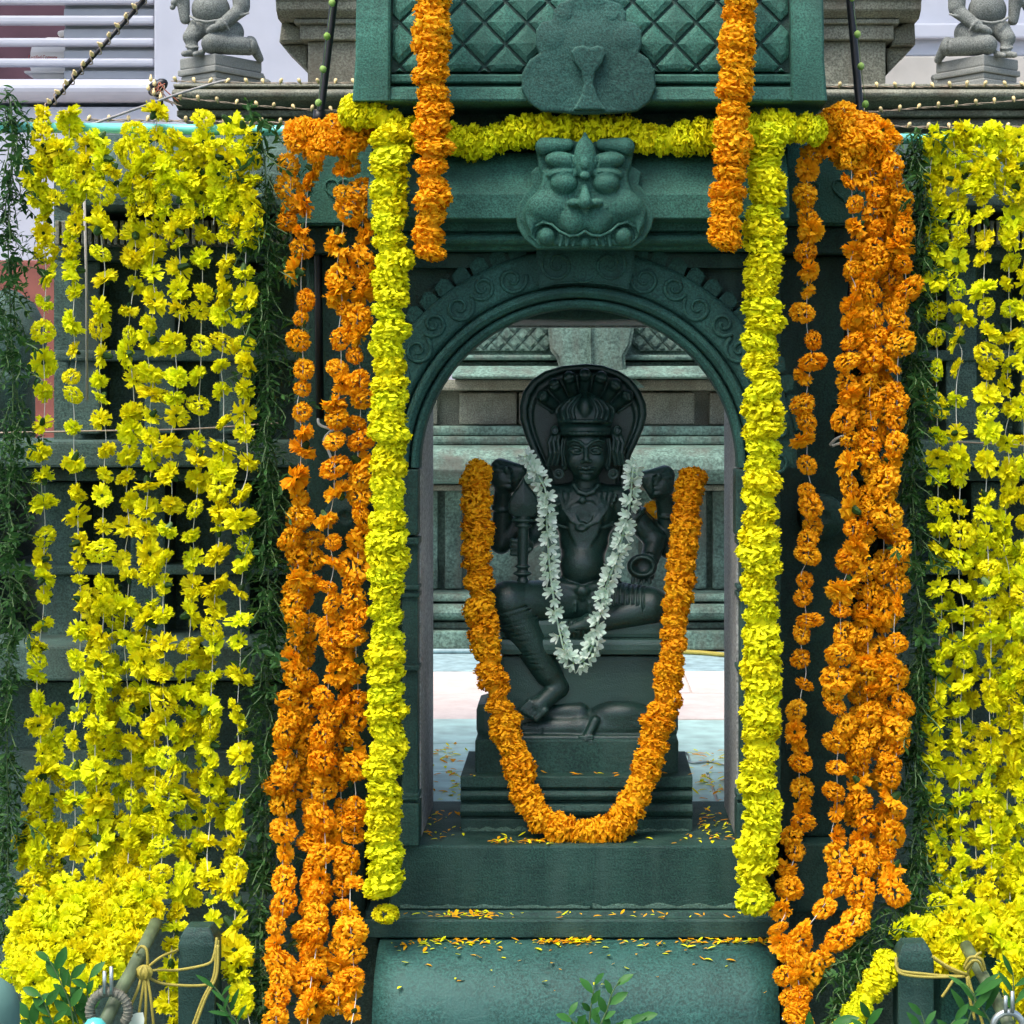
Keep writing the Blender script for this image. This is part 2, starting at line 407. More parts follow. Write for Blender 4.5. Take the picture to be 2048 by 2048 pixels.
# ------------------------------------------------------------------ setting: ground and terrace
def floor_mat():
    m, n, l, b = new_mat('worn_sunlit_floor')
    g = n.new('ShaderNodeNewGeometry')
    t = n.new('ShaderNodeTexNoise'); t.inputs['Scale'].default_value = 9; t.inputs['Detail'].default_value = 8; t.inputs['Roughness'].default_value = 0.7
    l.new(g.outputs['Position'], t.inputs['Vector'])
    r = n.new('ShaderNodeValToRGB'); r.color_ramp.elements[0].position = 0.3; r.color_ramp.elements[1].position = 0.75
    r.color_ramp.elements[0].color = (0.50, 0.42, 0.38, 1); r.color_ramp.elements[1].color = (0.70, 0.62, 0.57, 1)  # pale tone carries the sunlight of the middle floor strip
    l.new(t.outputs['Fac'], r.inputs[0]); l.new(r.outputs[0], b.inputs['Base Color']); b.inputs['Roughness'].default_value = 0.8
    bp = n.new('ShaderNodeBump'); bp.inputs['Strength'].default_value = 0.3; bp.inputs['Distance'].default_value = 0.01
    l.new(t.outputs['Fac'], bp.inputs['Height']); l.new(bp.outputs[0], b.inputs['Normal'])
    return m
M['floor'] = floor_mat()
M['floor_shade'] = plain('teal_floor_shade', (0.42, 0.61, 0.56), 0.6, 0.4, 0.22, 14, bump=0.3)  # teal cast of the shade put into the near floor's colour
M['floor_blue'] = plain('blue_floor_shade_and_hose', (0.28, 0.40, 0.42), 0.6, 0.4, 0.3, 25, bump=0.3)  # shade at the rear shrine's foot put into the colour; also colours a hose
M['ground'] = stone('grey_paving', (0.12, 0.16, 0.15), (0.07, 0.10, 0.09), grain=120)
gv = [(-150, -150, 0), (150, -150, 0), (150, 200, 0), (-150, 200, 0)]
tag(obj('ground', pyd('ground', gv, [(0, 1, 2, 3)]), M['ground']), None, None, kind='structure')
SILL = EYE-0.865
ter = obj('terrace_floor', box(-6, 6, 0.46, 9, 0.05, SILL-0.02, 0.0), M['floor']); ter['kind'] = 'structure'
rr_ = random.Random(4)
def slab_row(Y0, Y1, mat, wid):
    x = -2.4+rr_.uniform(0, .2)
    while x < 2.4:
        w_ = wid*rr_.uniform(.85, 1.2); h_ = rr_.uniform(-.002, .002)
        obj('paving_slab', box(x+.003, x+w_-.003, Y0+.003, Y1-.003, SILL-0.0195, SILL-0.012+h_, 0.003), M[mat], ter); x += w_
for k_ in range(3): slab_row(.47+.42*k_, .47+.42*(k_+1), 'floor_shade', .55)
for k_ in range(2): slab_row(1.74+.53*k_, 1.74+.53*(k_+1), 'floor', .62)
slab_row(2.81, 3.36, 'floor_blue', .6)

# ------------------------------------------------------------------ front shrine (niche)
T = 0.39
CX, CY = 1157, 935                         # arch centre in photo units
def A(r, a, Y, u=0.001):                   # polar point of the arch, a in radians
    c = P(CX, CY, 0)
    return Vector((c.x+r*u*math.cos(a), Y, c.z+r*u*math.sin(a)))
shrine = thing('stone_shrine', 'green granite shrine niche with arched opening and lattice vault roof', 'shrine', (0, 0.1, 0))
# facade panel behind the arch: spandrel with round opening
def facade():
    bm = bmesh.new(); n = 48
    c = P(CX, CY, 0); xl = P(752, 0).x; xr = P(1566, 0).x; zt = P(0, 500).z
    for Yf in (0,):
        pass
    inn = []; out = []
    for i in range(n+1):
        a = math.pi*i/n
        d = Vector((math.cos(a), math.sin(a)))
        inn.append((c.x+0.330*d.x, c.z+0.330*d.y))
        tx = ((xr-c.x)/d.x if d.x > 1e-6 else (xl-c.x)/d.x if d.x < -1e-6 else 1e9)
        tz = (zt-c.z)/d.y if d.y > 1e-6 else 1e9
        t = min(tx, tz); out.append((c.x+t*d.x, c.z+t*d.y))
    def ring(Y): return [bm.verts.new((p[0], Y, p[1])) for p in inn], [bm.verts.new((p[0], Y, p[1])) for p in out]
    fi, fo = ring(0.05); bi, bo = ring(0.088)
    for i in range(n):
        bm.faces.new((fi[i], fi[i+1], fo[i+1], fo[i])); bm.faces.new((bi[i], bi[i+1], bo[i+1], bo[i]))
        bm.faces.new((fi[i], fi[i+1], bi[i+1], bi[i])); bm.faces.new((fo[i], fo[i+1], bo[i+1], bo[i]))
    bm.faces.new((fi[0], fo[0], bo[0], bi[0])); bm.faces.new((fi[-1], fo[-1], bo[-1], bi[-1]))
    return fix(bm)
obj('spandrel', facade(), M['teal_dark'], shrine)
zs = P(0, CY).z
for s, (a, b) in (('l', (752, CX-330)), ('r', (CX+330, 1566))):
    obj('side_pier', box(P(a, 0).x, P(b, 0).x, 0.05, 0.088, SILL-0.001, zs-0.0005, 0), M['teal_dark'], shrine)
# rectangular passage behind the arch: pale reveals, flat lintel
ZL = EYE+(826-652)/1000*(4+T)/4
cxm = P(CX, 0).x
for sg in (-1, 1):
    xx = sorted((cxm+sg*0.319, cxm+sg*0.372))
    obj('reveal', box(xx[0], xx[1], 0.0895, T, SILL+0.001, ZL-0.0005, 0.003), M['reveal'], shrine)
    xx = sorted((cxm+sg*0.319, cxm+sg*0.331))
    obj('reveal', box(xx[0], xx[1], 0.040, 0.089, SILL+0.001, zs-0.003, 0.002), M['reveal'], shrine)
    xx = sorted((cxm+sg*0.3725, cxm+sg*0.404))
    obj('rear_pier', box(xx[0], xx[1], 0.0895, T-0.004, SILL+0.002, P(0, 500).z, 0), M['teal_dark'], shrine)
obj('rear_lintel', box(cxm-0.372, cxm+0.372, 0.0895, T-0.02, ZL, P(0, 500).z, 0.004), M['teal_dark'], shrine)
obj('lintel_lip', box(cxm-0.372, cxm+0.372, T-0.0195, T+0.004, ZL-0.004, ZL+0.05, 0.003), M['reveal'], shrine)
# arch mouldings swept round the half circle
def sweep_arch(prof, a0=0.0, a1=math.pi, n=64):
    bm = bmesh.new(); rows = []
    p = chamfer(prof, 0.0025)
    for i in range(n+1):
        a = a0+(a1-a0)*i/n
        rows.append([bm.verts.new(A(q[0]*1000, a, q[1])) for q in p])
    m = len(p)
    for x, y in zip(rows, rows[1:]):
        for i in range(m): bm.faces.new((x[i], x[(i+1) % m], y[(i+1) % m], y[i]))
    bm.faces.new(rows[0][::-1]); bm.faces.new(rows[-1])
    return fix(bm)
arch = obj('arch', sweep_arch([(0.318, 0.06), (0.318, -0.004), (0.328, -0.012), (0.335, -0.008), (0.335, 0.012), (0.339, 0.012), (0.339, -0.014), (0.350, -0.024), (0.359, -0.016), (0.360, 0.005), (0.364, 0.005), (0.364, 0.060)]), M['arch'], shrine)
obj('scroll_band', sweep_arch([(0.364, 0.058), (0.364, -0.004), (0.372, -0.010), (0.430, -0.006), (0.438, 0.002), (0.440, 0.058)]), M['arch'], shrine)
def scroll(r0, a0, rad, turns=1.6, sign=1, Y=-0.010, th=0.0046):
    pts = []; n = 26
    for i in range(n+1):
        t = i/n; rr = rad*(1-0.84*t)
        ph = a0+math.pi/2*sign+sign*turns*2*math.pi*t
        c = A(r0*1000, a0, Y)
        pts.append(c+Vector((rr*math.cos(ph), 0, rr*math.sin(ph))))
    bm = tube(bmesh.new(), pts, th, 6, taper=lambda t: 1.0-0.35*t)
    for f in bm.faces: f.smooth = True
    return bm
for sgn in (1, -1):
    for k in range(9):
        a = math.pi/2-sgn*(R(19.5)+R(8.6)*k)
        rad = 0.030 if k % 2 == 0 else 0.026
        obj('scroll', scroll(0.402+(0.005 if k % 2 else -0.004), a, rad, 1.5, -sgn if k % 2 else sgn), M['arch'], shrine)
    for k in range(13):
        a = math.pi/2-sgn*(R(16)+R(5.2)*k)
        e = Vector((math.cos(a), math.sin(a))); t = Vector((-e.y, e.x)); c = P(CX, CY)
        pts = []
        for rr, tt in ((0.437, -0.0175), (0.437, 0.0175), (0.459, 0.0165), (0.468, 0.006), (0.460, -0.0165)):
            q = Vector((c.x, c.z))+e*rr+t*tt*sgn; pts.append(q)
        obj('tooth', prism(pts if sgn > 0 else pts[::-1], 0.006+0.005*(k % 2), 0.052, 0.0018), M['arch'], shrine)
# keystone with two volutes
key = obj('keystone', prism([(P(x, 0).x, P(0, y).z) for x, y in ((1080, 578), (1073, 530), (1073, 498), (1090, 496), (1240, 496), (1268, 500), (1268, 530), (1256, 580), (1210, 570), (1157, 567), (1110, 570))], -0.030, 0.05, 0.004), M['arch'], shrine)
for x, s in ((1116, 1), (1218, -1)):
    pts = []
    for i in range(33):
        t = i/32; rr = 0.034*(1-0.86*t); ph = math.pi*0.75 if s > 0 else math.pi*0.25
        ph += s*t*2*math.pi*1.6
        c = P(x, 532); pts.append(Vector((c.x+rr*math.cos(ph), -0.031, c.z+rr*math.sin(ph))))
    o = obj('volute', tube(bmesh.new(), pts, 0.0034, 6), M['arch'], key)
pts = [P(1145+i*5, 556+10*math.sin(math.pi*i/9), 0)+Vector((0, -0.031, 0)) for i in range(10)]
obj('volute', tube(bmesh.new(), pts, 0.0026, 6), M['arch'], key)
# jamb pilasters with capital and rings
for x0, x1 in ((800, 838), (1476, 1513)):
    a, b = P(x0, 0).x, P(x1, 0).x
    z = lambda py: P(0, py).z
    d = -0.006 if True else 0
    jp = obj('jamb', box(a+0.004, b-0.002, -0.004, 0.06, SILL+0.002, z(1075), 0.003), M['teal_dark'], shrine)
    obj('capital', box(a-0.006, b-0.001, -0.014, 0.058, z(1070), z(938), 0.004), M['teal_dark'], shrine)
    for y0, y1, e in ((1074, 1090, .012), (1170, 1180, .010), (1184, 1196, .006), (1330, 1342, .008), (1585, 1600, .010), (1604, 1690, .012)):
        obj('ring', box(a-0.003, b+0.0008, -e-0.004, 0.057, z(y1)+0.0015, z(y0), 0.0025), M['teal_dark'], jp)
# beam (rolled cornice) over the arch
xa, xb = P(748, 0).x, P(1566, 0).x
Z = lambda py: P(0, py).z
beam = obj('cornice_beam', extrude_x([(0.20, Z(312)), (-0.055, Z(312)), (-0.075, Z(335)), (-0.100, Z(375)), (-0.118, Z(399)), (-0.122, Z(401)), (-0.122, Z(449)), (-0.07, Z(452)), (-0.07, Z(468)), (-0.055, Z(471)), (-0.078, Z(478)), (-0.082, Z(486)), (-0.072, Z(494)), (-0.04, Z(497)), (-0.04, Z(503)), (0.20, Z(503))], xa, xb, 0.002), M['teal'], shrine)
obj('frieze', box(xa+0.03, xb-0.03, 0.012, 0.048, Z(535), Z(505), 0.003), M['teal_dark'], shrine)
# neck recess between beam and roof
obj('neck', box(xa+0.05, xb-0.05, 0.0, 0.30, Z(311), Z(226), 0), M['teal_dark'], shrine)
# vault roof
xr0, xr1 = P(731, 0).x, P(1630, 0).x
def cush(z):
    zr = z-Z(165)
    return -0.128+1.25*(zr-0.03)**2
zt = Z(-260)
prof = [(0.42, Z(166)), (cush(Z(165)), Z(166))]
prof += [(cush(Z(165)+(zt-Z(165))*i/14), Z(165)+(zt-Z(165))*i/14) for i in range(1, 15)] + [(0.42, zt)]
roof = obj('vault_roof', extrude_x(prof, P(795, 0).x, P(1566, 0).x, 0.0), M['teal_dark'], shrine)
obj('roof_moulding', extrude_x([(0.3, Z(228)), (-0.150, Z(228)), (-0.156, Z(224)), (-0.150, Z(200)), (-0.128, Z(193)), (-0.120, Z(191)), (-0.142, Z(188)), (-0.142, Z(174)), (-0.126, Z(169)), (0.3, Z(169))], P(790, 0).x, P(1571, 0).x, 0.002), M['teal'], shrine)
for a, b in ((729, 795), (1566, 1629)):
    fl = -1 if a < 1000 else 1
    def bandp(z): return cush(z)-0.034
    n = 12; bm = bmesh.new(); rows = []
    for i in range(n+1):
        z = Z(226)+(zt-Z(226))*i/n
        Yb = bandp(max(z, Z(150)))
        flare = 0.006*max(0, 1-i/2.0)
        x0 = P(a, 0).x-(flare if fl < 0 else 0); x1 = P(b, 0).x+(flare if fl > 0 else 0)
        rows.append([bm.verts.new(q) for q in ((x0, 0.40, z), (x0, Yb+0.004, z), (x0+0.004, Yb, z), (x1-0.004, Yb, z), (x1, Yb+0.004, z), (x1, 0.40, z))])
    for p, q in zip(rows, rows[1:]):
        for i in range(6): bm.faces.new((p[i], p[(i+1) % 6], q[(i+1) % 6], q[i]))
    bm.faces.new(rows[0]); bm.faces.new(rows[-1])
    obj('roof_end_band', fix(bm), M['teal'], shrine)
# diamond pillows laid on the vault
xL, xR = P(797, 0).x, P(1564, 0).x
zlo, zhi = Z(166), Z(-60)
hw, hh = 0.041, 0.0425
row = 0
for j in range(-1, 7):
    zc = Z(155)+0.0425*j
    for i in range(-1, 11):
        xc = P(934, 0).x+0.082*(i-1)+(0.041 if j % 2 else 0)+0.041*0
        g = 0.0035
        cor = [(xc-hw+g, zc), (xc, zc-hh+g), (xc+hw-g, zc), (xc, zc+hh-g)]
        # clip to the panel
        def clip(poly, ax, val, keep):
            out = []
            for k in range(len(poly)):
                p, q = poly[k-1], poly[k]
                ip, iq = (p[ax]-val)*keep >= 0, (q[ax]-val)*keep >= 0
                if ip != iq:
                    t = (val-p[ax])/(q[ax]-p[ax]); out.append((p[0]+(q[0]-p[0])*t, p[1]+(q[1]-p[1])*t))
                if iq: out.append(q)
            return out
        for ax, val, keep in ((0, xL, 1), (0, xR, -1), (1, zlo, 1)):
            cor = clip(cor, ax, val, keep)
            if len(cor) < 3: break
        if len(cor) < 3: continue
        mx = sum(p[0] for p in cor)/len(cor); mz = sum(p[1] for p in cor)/len(cor)
        if max(p[0] for p in cor)-min(p[0] for p in cor) < 0.012: continue
        v = []; f = []; m = len(cor)
        for fr, up in ((1.0, -0.004), (0.97, 0.006), (0.62, 0.011), (0.0, 0.013)):
            if fr == 0: v.append((mx, cush(mz)-up, mz))
            else:
                for p in cor:
                    X = mx+(p[0]-mx)*fr; zz = mz+(p[1]-mz)*fr; v.append((X, cush(zz)-up, zz))
        for r_ in range(2):
            for k in range(m): f.append((r_*m+k, r_*m+(k+1) % m, (r_+1)*m+(k+1) % m, (r_+1)*m+k))
        for k in range(m): f.append((2*m+k, 2*m+(k+1) % m, 3*m))
        me = pyd('diamond', v, f); bm = bmesh.new(); bm.from_mesh(me); fix(bm); bm.to_mesh(me); bm.free()
        # make the outward side face the viewer
        if sum(p.normal.y for p in me.polygons) > 0: me.flip_normals()
        obj('diamond_tile', me, M['teal'], roof)
# palmette with lobes carved on the vault
S = Sculpt((1035, -150, -5), (1320, 235, 60), 2.0)
lob = [(1158, 232), (1120, 228), (1085, 226), (1058, 208), (1044, 182), (1046, 150), (1060, 125), (1079, 112), (1072, 95), (1073, 65), (1083, 50), (1105, 44), (1107, 28), (1120, 10), (1138, 4), (1148, 0), (1140, -40), (1130, -90), (1178, -130), (1226, -90), (1216, -40), (1208, 2), (1222, 6), (1240, 12), (1252, 30), (1250, 46), (1270, 52), (1282, 68), (1282, 96), (1276, 110), (1295, 122), (1308, 148), (1310, 180), (1298, 208), (1272, 226), (1240, 229), (1200, 231)]
S.plate(lob, 0, 22, 5, 0)
for cx, cy, r in ((1098, 178, 48), (1255, 178, 48), (1105, 80, 28), (1252, 80, 28), (1130, 30, 20), (1224, 30, 20), (1178, 95, 52)):
    S.ell((cx, cy, 19), (r, r, 6), 3); S.line([(cx+(r-3)*math.cos(t), cy+(r-3)*math.sin(t), 24) for t in np.linspace(0, 6.28, 26)], 1.8, 0.6, True)
S.plate([(1143, 112), (1150, 102), (1166, 99), (1180, 104), (1196, 99), (1206, 104), (1210, 116), (1204, 134), (1190, 152), (1186, 175), (1196, 205), (1212, 226), (1146, 226), (1162, 200), (1168, 175), (1162, 150), (1148, 130)], 20, 37, 4, 1)
for sx in (1, -1):
    X = lambda x: 1178+sx*x
    S.line([(X(60-50*math.cos(t)*0.9), 178-50*math.sin(t), 33) for t in np.linspace(-1.2, 1.6, 12)], 2.2, 1, True)
    S.line([(X(30), 60, 30), (X(50), 100, 32), (X(45), 140, 33)], 2.2, 1, True)
    S.line([(X(52+10*math.cos(t)), 12+10*math.sin(t), 26) for t in np.linspace(-2.5, 2.2, 10)], 2.5, 1, True)
def conv_roof(V):
    z = EYE+(826-V[:, 1])*0.001*0.965
    zr = np.maximum(z-Z(165), -0.02)
    Yb = -0.128+1.25*(zr-0.03)**2
    return np.stack([(V[:, 0]-1162)*0.00097, np.minimum(Yb, -0.120)-0.022-V[:, 2]*0.001, z], 1)
obj('palmette', S.mesh('palmette', conv_roof), M['carved_dark'], shrine)

# carved mask on the beam
S = Sculpt((1020, 258, -15), (1320, 510, 95), 1.7)
S.plate([(1062, 345), (1064, 370), (1050, 388), (1036, 410), (1031, 432), (1036, 458), (1050, 480), (1074, 498), (1262, 498), (1288, 480), (1303, 456), (1308, 432), (1303, 408), (1290, 385), (1278, 370), (1282, 345), (1268, 335), (1072, 335)], -10, 12, 4, 0)
S.plate([(1046, 420), (1042, 440), (1056, 472), (1078, 492), (1260, 492), (1284, 470), (1296, 440), (1290, 415), (1262, 400), (1078, 400)], 5, 19, 5, 2)
S.plate([(1072, 300), (1080, 278), (1112, 275), (1160, 286), (1180, 286), (1232, 280), (1258, 284), (1267, 302), (1262, 332), (1244, 380), (1215, 400), (1130, 400), (1094, 378), (1078, 335)], -5, 20, 6, 6)
half = [(0, 463), (13, 470), (30, 472), (50, 463), (66, 449), (84, 444), (99, 452), (106, 472), (118, 450), (122, 425), (112, 402), (94, 386), (86, 366), (84, 345), (60, 330), (0, 330)]
S.plate([(1170+x, y) for x, y in half]+[(1170-x, y) for x, y in half[::-1]][1:-1], 4, 30, 6, 3, dome=0.14)
for s in (1, -1):
    X = lambda x: 1170+s*x
    S.cap((X(80), 297, 26), (X(34), 293, 30), 19, 12, 8)                     # brow roll
    S.line([(X(90), 332, 24), (X(84), 316, 30), (X(55), 308, 42), (X(20), 314, 42)], 4.0, 1, True)
    S.ell((X(44), 326, 34), (36, 18, 20), 2, rot=s*-8)                       # lid swelling
    S.line([(X(80), 342, 34), (X(60), 338, 50), (X(40), 336, 54), (X(16), 342, 48)], 3.0, 1, True)
    S.ell((X(43), 352, 33), (33, 15, 20), 2, rot=s*4)                        # upper lid
    S.line([(X(74), 366, 38), (X(62), 356, 52), (X(42), 351, 57), (X(20), 354, 50)], 4.0, 1, True)
    S.ell((X(42), 370, 34), (27, 22, 22), 0.6)                               # eyeball
    S.line([(X(42+30*math.cos(t)), 370+26*math.sin(t), 38) for t in np.linspace(0.1, 3.0, 12)], 3.0, 1, True)
    S.ell((X(62), 416, 30), (46, 26, 15), 14); S.ell((X(24), 443, 34), (25, 27, 15), 10)
    S.ell((X(21), 411, 50), (14, 9, 12), 6); S.ell((X(18), 421, 60), (10, 5, 12), 1, True)
    S.line([(X(44), 424, 44), (X(50), 440, 44), (X(46), 456, 42)], 2.2, 2, True)
    S.line([(X(1), 466, 37), (X(13), 473, 36), (X(30), 475, 35), (X(50), 466, 35), (X(66), 452, 34), (X(84), 447, 30), (X(99), 455, 24)], 2.6, 2)
    S.ell((X(76), 474, 18), (18, 19, 20), 1.5)                               # tusk root
    S.line([(X(76+22*math.cos(t)), 474-22*math.sin(t), 16) for t in np.linspace(-.2, 3.3, 14)], 2.4, 1, True)
    S.line([(X(100), 350, 14), (X(104), 375, 14), (X(118), 398, 14), (X(128), 430, 14), (X(116), 464, 14), (X(98), 488, 14)], 2.4, 1, True)
    for t in range(3): S.cap((X(20+13*t), 480-3*t, 18), (X(24+13*t), 492, 22), 5, 3, 1)
S.ell((1170, 322, 42), (22, 42, 16), 3)                                     # crest leaf
S.cap((1170, 292, 40), (1170, 272, 36), 12, 3, 4)
for s in (1, -1):
    S.line([(1170+s*23, 300, 50), (1170+s*26, 330, 48), (1170+s*20, 358, 48)], 2.8, 1, True)
    S.line([(1170+s*3, 300, 60), (1170+s*12, 318, 58), (1170+s*6, 340, 58)], 1.8, 0.6, True)
S.ell((1170, 334, 56), (9, 12, 6), 3); S.ell((1170, 357, 54), (10, 8, 8), 2)
S.cap((1170, 378, 46), (1170, 411, 60), 5, 14, 5)                           # nose
S.line([(1170, 430, 56), (1170, 450, 54), (1170, 464, 48)], 2.8, 1, True)
S.ell((1170, 486, 18), (11, 12, 12), 1.5)
def conv_mask(V):
    u = U(-0.115)
    return np.stack([(V[:, 0]-1162)*u, -0.112-V[:, 2]*u, EYE+(826-V[:, 1])*u], 1)
obj('carved_mask', S.mesh('mask', conv_mask), M['carved'], shrine)

# mortar smears along the foot of the pedestal and sill
def smear(nm, x0, x1, yb, h, Y, seed):
    rr = random.Random(seed); n = 40; top = []
    for i in range(n+1):
        x = x0+(x1-x0)*i/n; top.append((P(x, 0, Y).x, pl2(yb-h*(0.35+0.65*abs(math.sin(i*.37+seed))*rr.uniform(.5, 1)), Y)))
    pts = [(P(x0, 0, Y).x, pl2(yb, Y)), (P(x1, 0, Y).x, pl2(yb, Y))]+top[::-1]
    obj(nm, prism(pts, Y-0.004, Y+0.003, 0.0015), M['mortar'], shrine)
pl2 = lambda py, Y: P(0, py, Y).z
M['mortar'] = stone('pale_mortar', (0.095, 0.175, 0.135), (0.06, 0.12, 0.09), bump=0.5)
smear('mortar_line', 800, 1180, 1817, 9, 0.0, 1); smear('mortar_line', 1185, 1525, 1817, 12, 0.0, 2)
smear('mortar_line', 925, 1080, 1663, 11, 0.134, 3); smear('mortar_line', 1230, 1380, 1663, 7, 0.134, 4)
# sill, ledges, base torus
obj('sill', box(P(778, 0).x, P(1530, 0).x, 0.0, 0.46, Z(1818), SILL, 0.005), M['teal_dark'], shrine)
pl = lambda py, Y: P(0, py, Y).z
obj('ledge', extrude_x([(0.2, pl(1818, 0)-0.001), (-0.008, pl(1818, 0)-0.001), (-0.03, pl(1822, -.03)), (-0.035, pl(1835, -.035)), (-0.085, pl(1838, -.085)), (-0.088, pl(1842, -.088)), (-0.088, pl(1876, -.088)), (0.2, pl(1876, -.088))], P(735, 0).x, P(1570, 0).x, 0.002), M['teal_dark'], shrine)
tc = (-0.075, pl(1880, -0.09)-0.145)
prof = [(0.2, tc[1]+0.145), (-0.06, tc[1]+0.1455)]+[(tc[0]-0.17*math.cos(a), tc[1]+0.145*math.sin(a)) for a in [R(88-8*i) for i in range(1, 23)]]+[(0.2, tc[1]-0.145)]
M['torus'] = stone('polished_green_granite', (0.024, 0.092, 0.076), (0.015, 0.062, 0.052), rough=0.6, grain=200, stain=(0.034, 0.105, 0.09))
o = obj('base_torus', extrude_x(prof, P(748, 0, -.2).x, P(1556, 0, -.2).x, 0, 12), M['torus'], shrine)
for p in o.data.polygons:
    if abs(p.normal.x) < 0.5: p.use_smooth = True
obj('plinth', box(P(690, 0).x, P(1640, 0).x, -0.20, 0.40, 0.002, tc[1]-0.1455, 0.006), M['teal_dark'], shrine)
# joint marks on the sill front: second course behind
obj('core', box(P(757, 0).x, P(1562, 0).x, 0.06, 0.455, tc[1]-0.14, Z(1819)-0.001, 0), M['teal_dark'], shrine)

# ------------------------------------------------------------------ side wings of the shrine (dark stone behind the curtains)
def wing(name, label, px0, px1, top_px0, top_px1):
    root = thing(name, label, 'shrine wall', ((P((px0+px1)/2, 0).x), 0.4, 0))
    s = lambda py, Y: pl(py, Y)
    def band(nm, y0, y1, Y, a=None, b=None, mat='wing', bev=0.006):
        x0 = P(a if a is not None else px0, 0, Y).x; x1 = P(b if b is not None else px1, 0, Y).x
        return obj(nm, box(x0, x1, Y, 0.85, s(y1, Y), s(y0, Y), bev), M[mat], root)
    band('rear_wall', 300, 2000, 0.56, top_px0, top_px1, 'wing', 0)
    # rolled cornice
    Y = 0.24
    x0, x1 = P(top_px0, 0, Y).x, P(top_px1, 0, Y).x
    obj('cornice', extrude_x([(0.8, s(268, .24)), (0.34, s(268, .34)), (0.28, s(300, .28)), (0.245, s(350, .245)), (0.24, s(395, .24)), (0.245, s(412, .245)), (0.30, s(420, .30)), (0.8, s(420, .30))], x0, x1, 0.003), M['wing'], root)
    n = int(abs(top_px1-top_px0)/13)
    me = None
    for i in range(n):
        px = top_px0+6+i*13
        if me is None:
            bm = box(-0.0045, 0.0045, 0, 0.06, -0.026, 0.026, 0.002); me = bpy.data.meshes.new('dentil'); bm.to_mesh(me); bm.free(); me.materials.append(M['grey'])
        o = bpy.data.objects.new('dentil', me); c = P(px, 465, 0.33); o.location = c; link(o, root)
    band('dentil_course', 440, 490, 0.38, top_px0, top_px1)
    band('fillet', 492, 520, 0.44, top_px0, top_px1)
    for px in np.arange(min(top_px0, top_px1)+30, max(top_px0, top_px1)-60, 150):
        band('pilaster', 522, 868, 0.47, px, px+62)
    band('string_course', 700, 722, 0.46, top_px0, top_px1)
    band('ledge', 882, 935, 0.27)
    band('ledge_bed', 936, 962, 0.36)
    for k, px in enumerate(np.arange(px0+40, px1-60, 170)):
        band('pilaster', 964, 1280, 0.44, px, px+70)
    band('string_course', 1130, 1150, 0.42)
    band('ledge', 1292, 1362, 0.22)
    band('plinth_course', 1364, 1500, 0.34); band('plinth_course', 1502, 1680, 0.30); band('plinth_course', 1682, 1800, 0.24)
    band('plinth_base', 1802, 2060, 0.16)
    return root
WL = wing('shrine_wing', 'dark green stone wing wall behind the left yellow flower curtain', -120, 756, 108, 756)
WR = wing('shrine_wing', 'dark green stone wing wall behind the right yellow flower curtain', 1562, 2260, 1562, 2260)
# side cornice blocks next to the beam, with incised heart scrolls
for k, (a, b, hx, root) in enumerate(((572, 748, 640, WL), (1570, 1752, 1655, WR))):
    Y = 0.10
    z = lambda py: pl(py, Y)
    x = lambda px: P(px, 0, Y).x
    pts = [(a, 450), (a, 400), (a+16, 350), (a+26, 300), (a+26, 288), (b, 288), (b, 450)] if k == 0 else [(a, 450), (a, 288), (b-26, 288), (b-26, 300), (b-14, 350), (b, 400), (b, 450)]
    blk = obj('corner_block', prism([(x(p), z(q)) for p, q in pts], Y, 0.5, 0.005), M['teal'], root)
    obj('corner_bed', box(x(a+14) if k == 0 else x(a-6), x(b+6) if k == 0 else x(b-14), Y+0.03, 0.5, z(505), z(451), 0.004), M['teal_dark'], root)
    obj('corner_pier', box(x(a+30) if k == 0 else x(a-6), x(b+6) if k == 0 else x(b-40), Y+0.08, 0.55, z(1690), z(506), 0.006), M['teal_dark'], root)
    obj('corner_pier_base', box(x(a+10), x(b-20), Y+0.02, 0.55, z(1830), z(1691), 0.006), M['teal_dark'], root)
    for hs, sc in ((-1, 0.6), (1, 0.85)):
        cx = hx+hs*36
        pts = []
        for i in range(31):
            t = 2*math.pi*i/30
            hx_ = 16*math.sin(t)**3; hy_ = 13*math.cos(t)-5*math.cos(2*t)-2*math.cos(3*t)-math.cos(4*t)
            c = P(cx+hx_*1.9*sc, 378-hy_*1.9*sc, Y); pts.append(Vector((c.x, Y-0.001, c.z)))
        obj('heart_scroll', tube(bmesh.new(), pts[:-1], 0.0026, 5, closed=True), M['teal'], blk)
    # round boss
    c = P(1648 if k else 690, 1035, Y)
    bm = lathe([(0.004, 0.0), (0.012, 0.002), (0.016, 0.006), (0.020, 0.003), (0.040, 0.0), (0.046, -0.006), (0.047, -0.10)], 28)
    bmesh.ops.rotate(bm, verts=bm.verts[:], matrix=Matrix.Rotation(R(90), 3, 'X')); bmesh.ops.translate(bm, verts=bm.verts[:], vec=(c.x, Y+0.01, c.z))
    obj('round_boss', bm, M['teal_dark'], root)

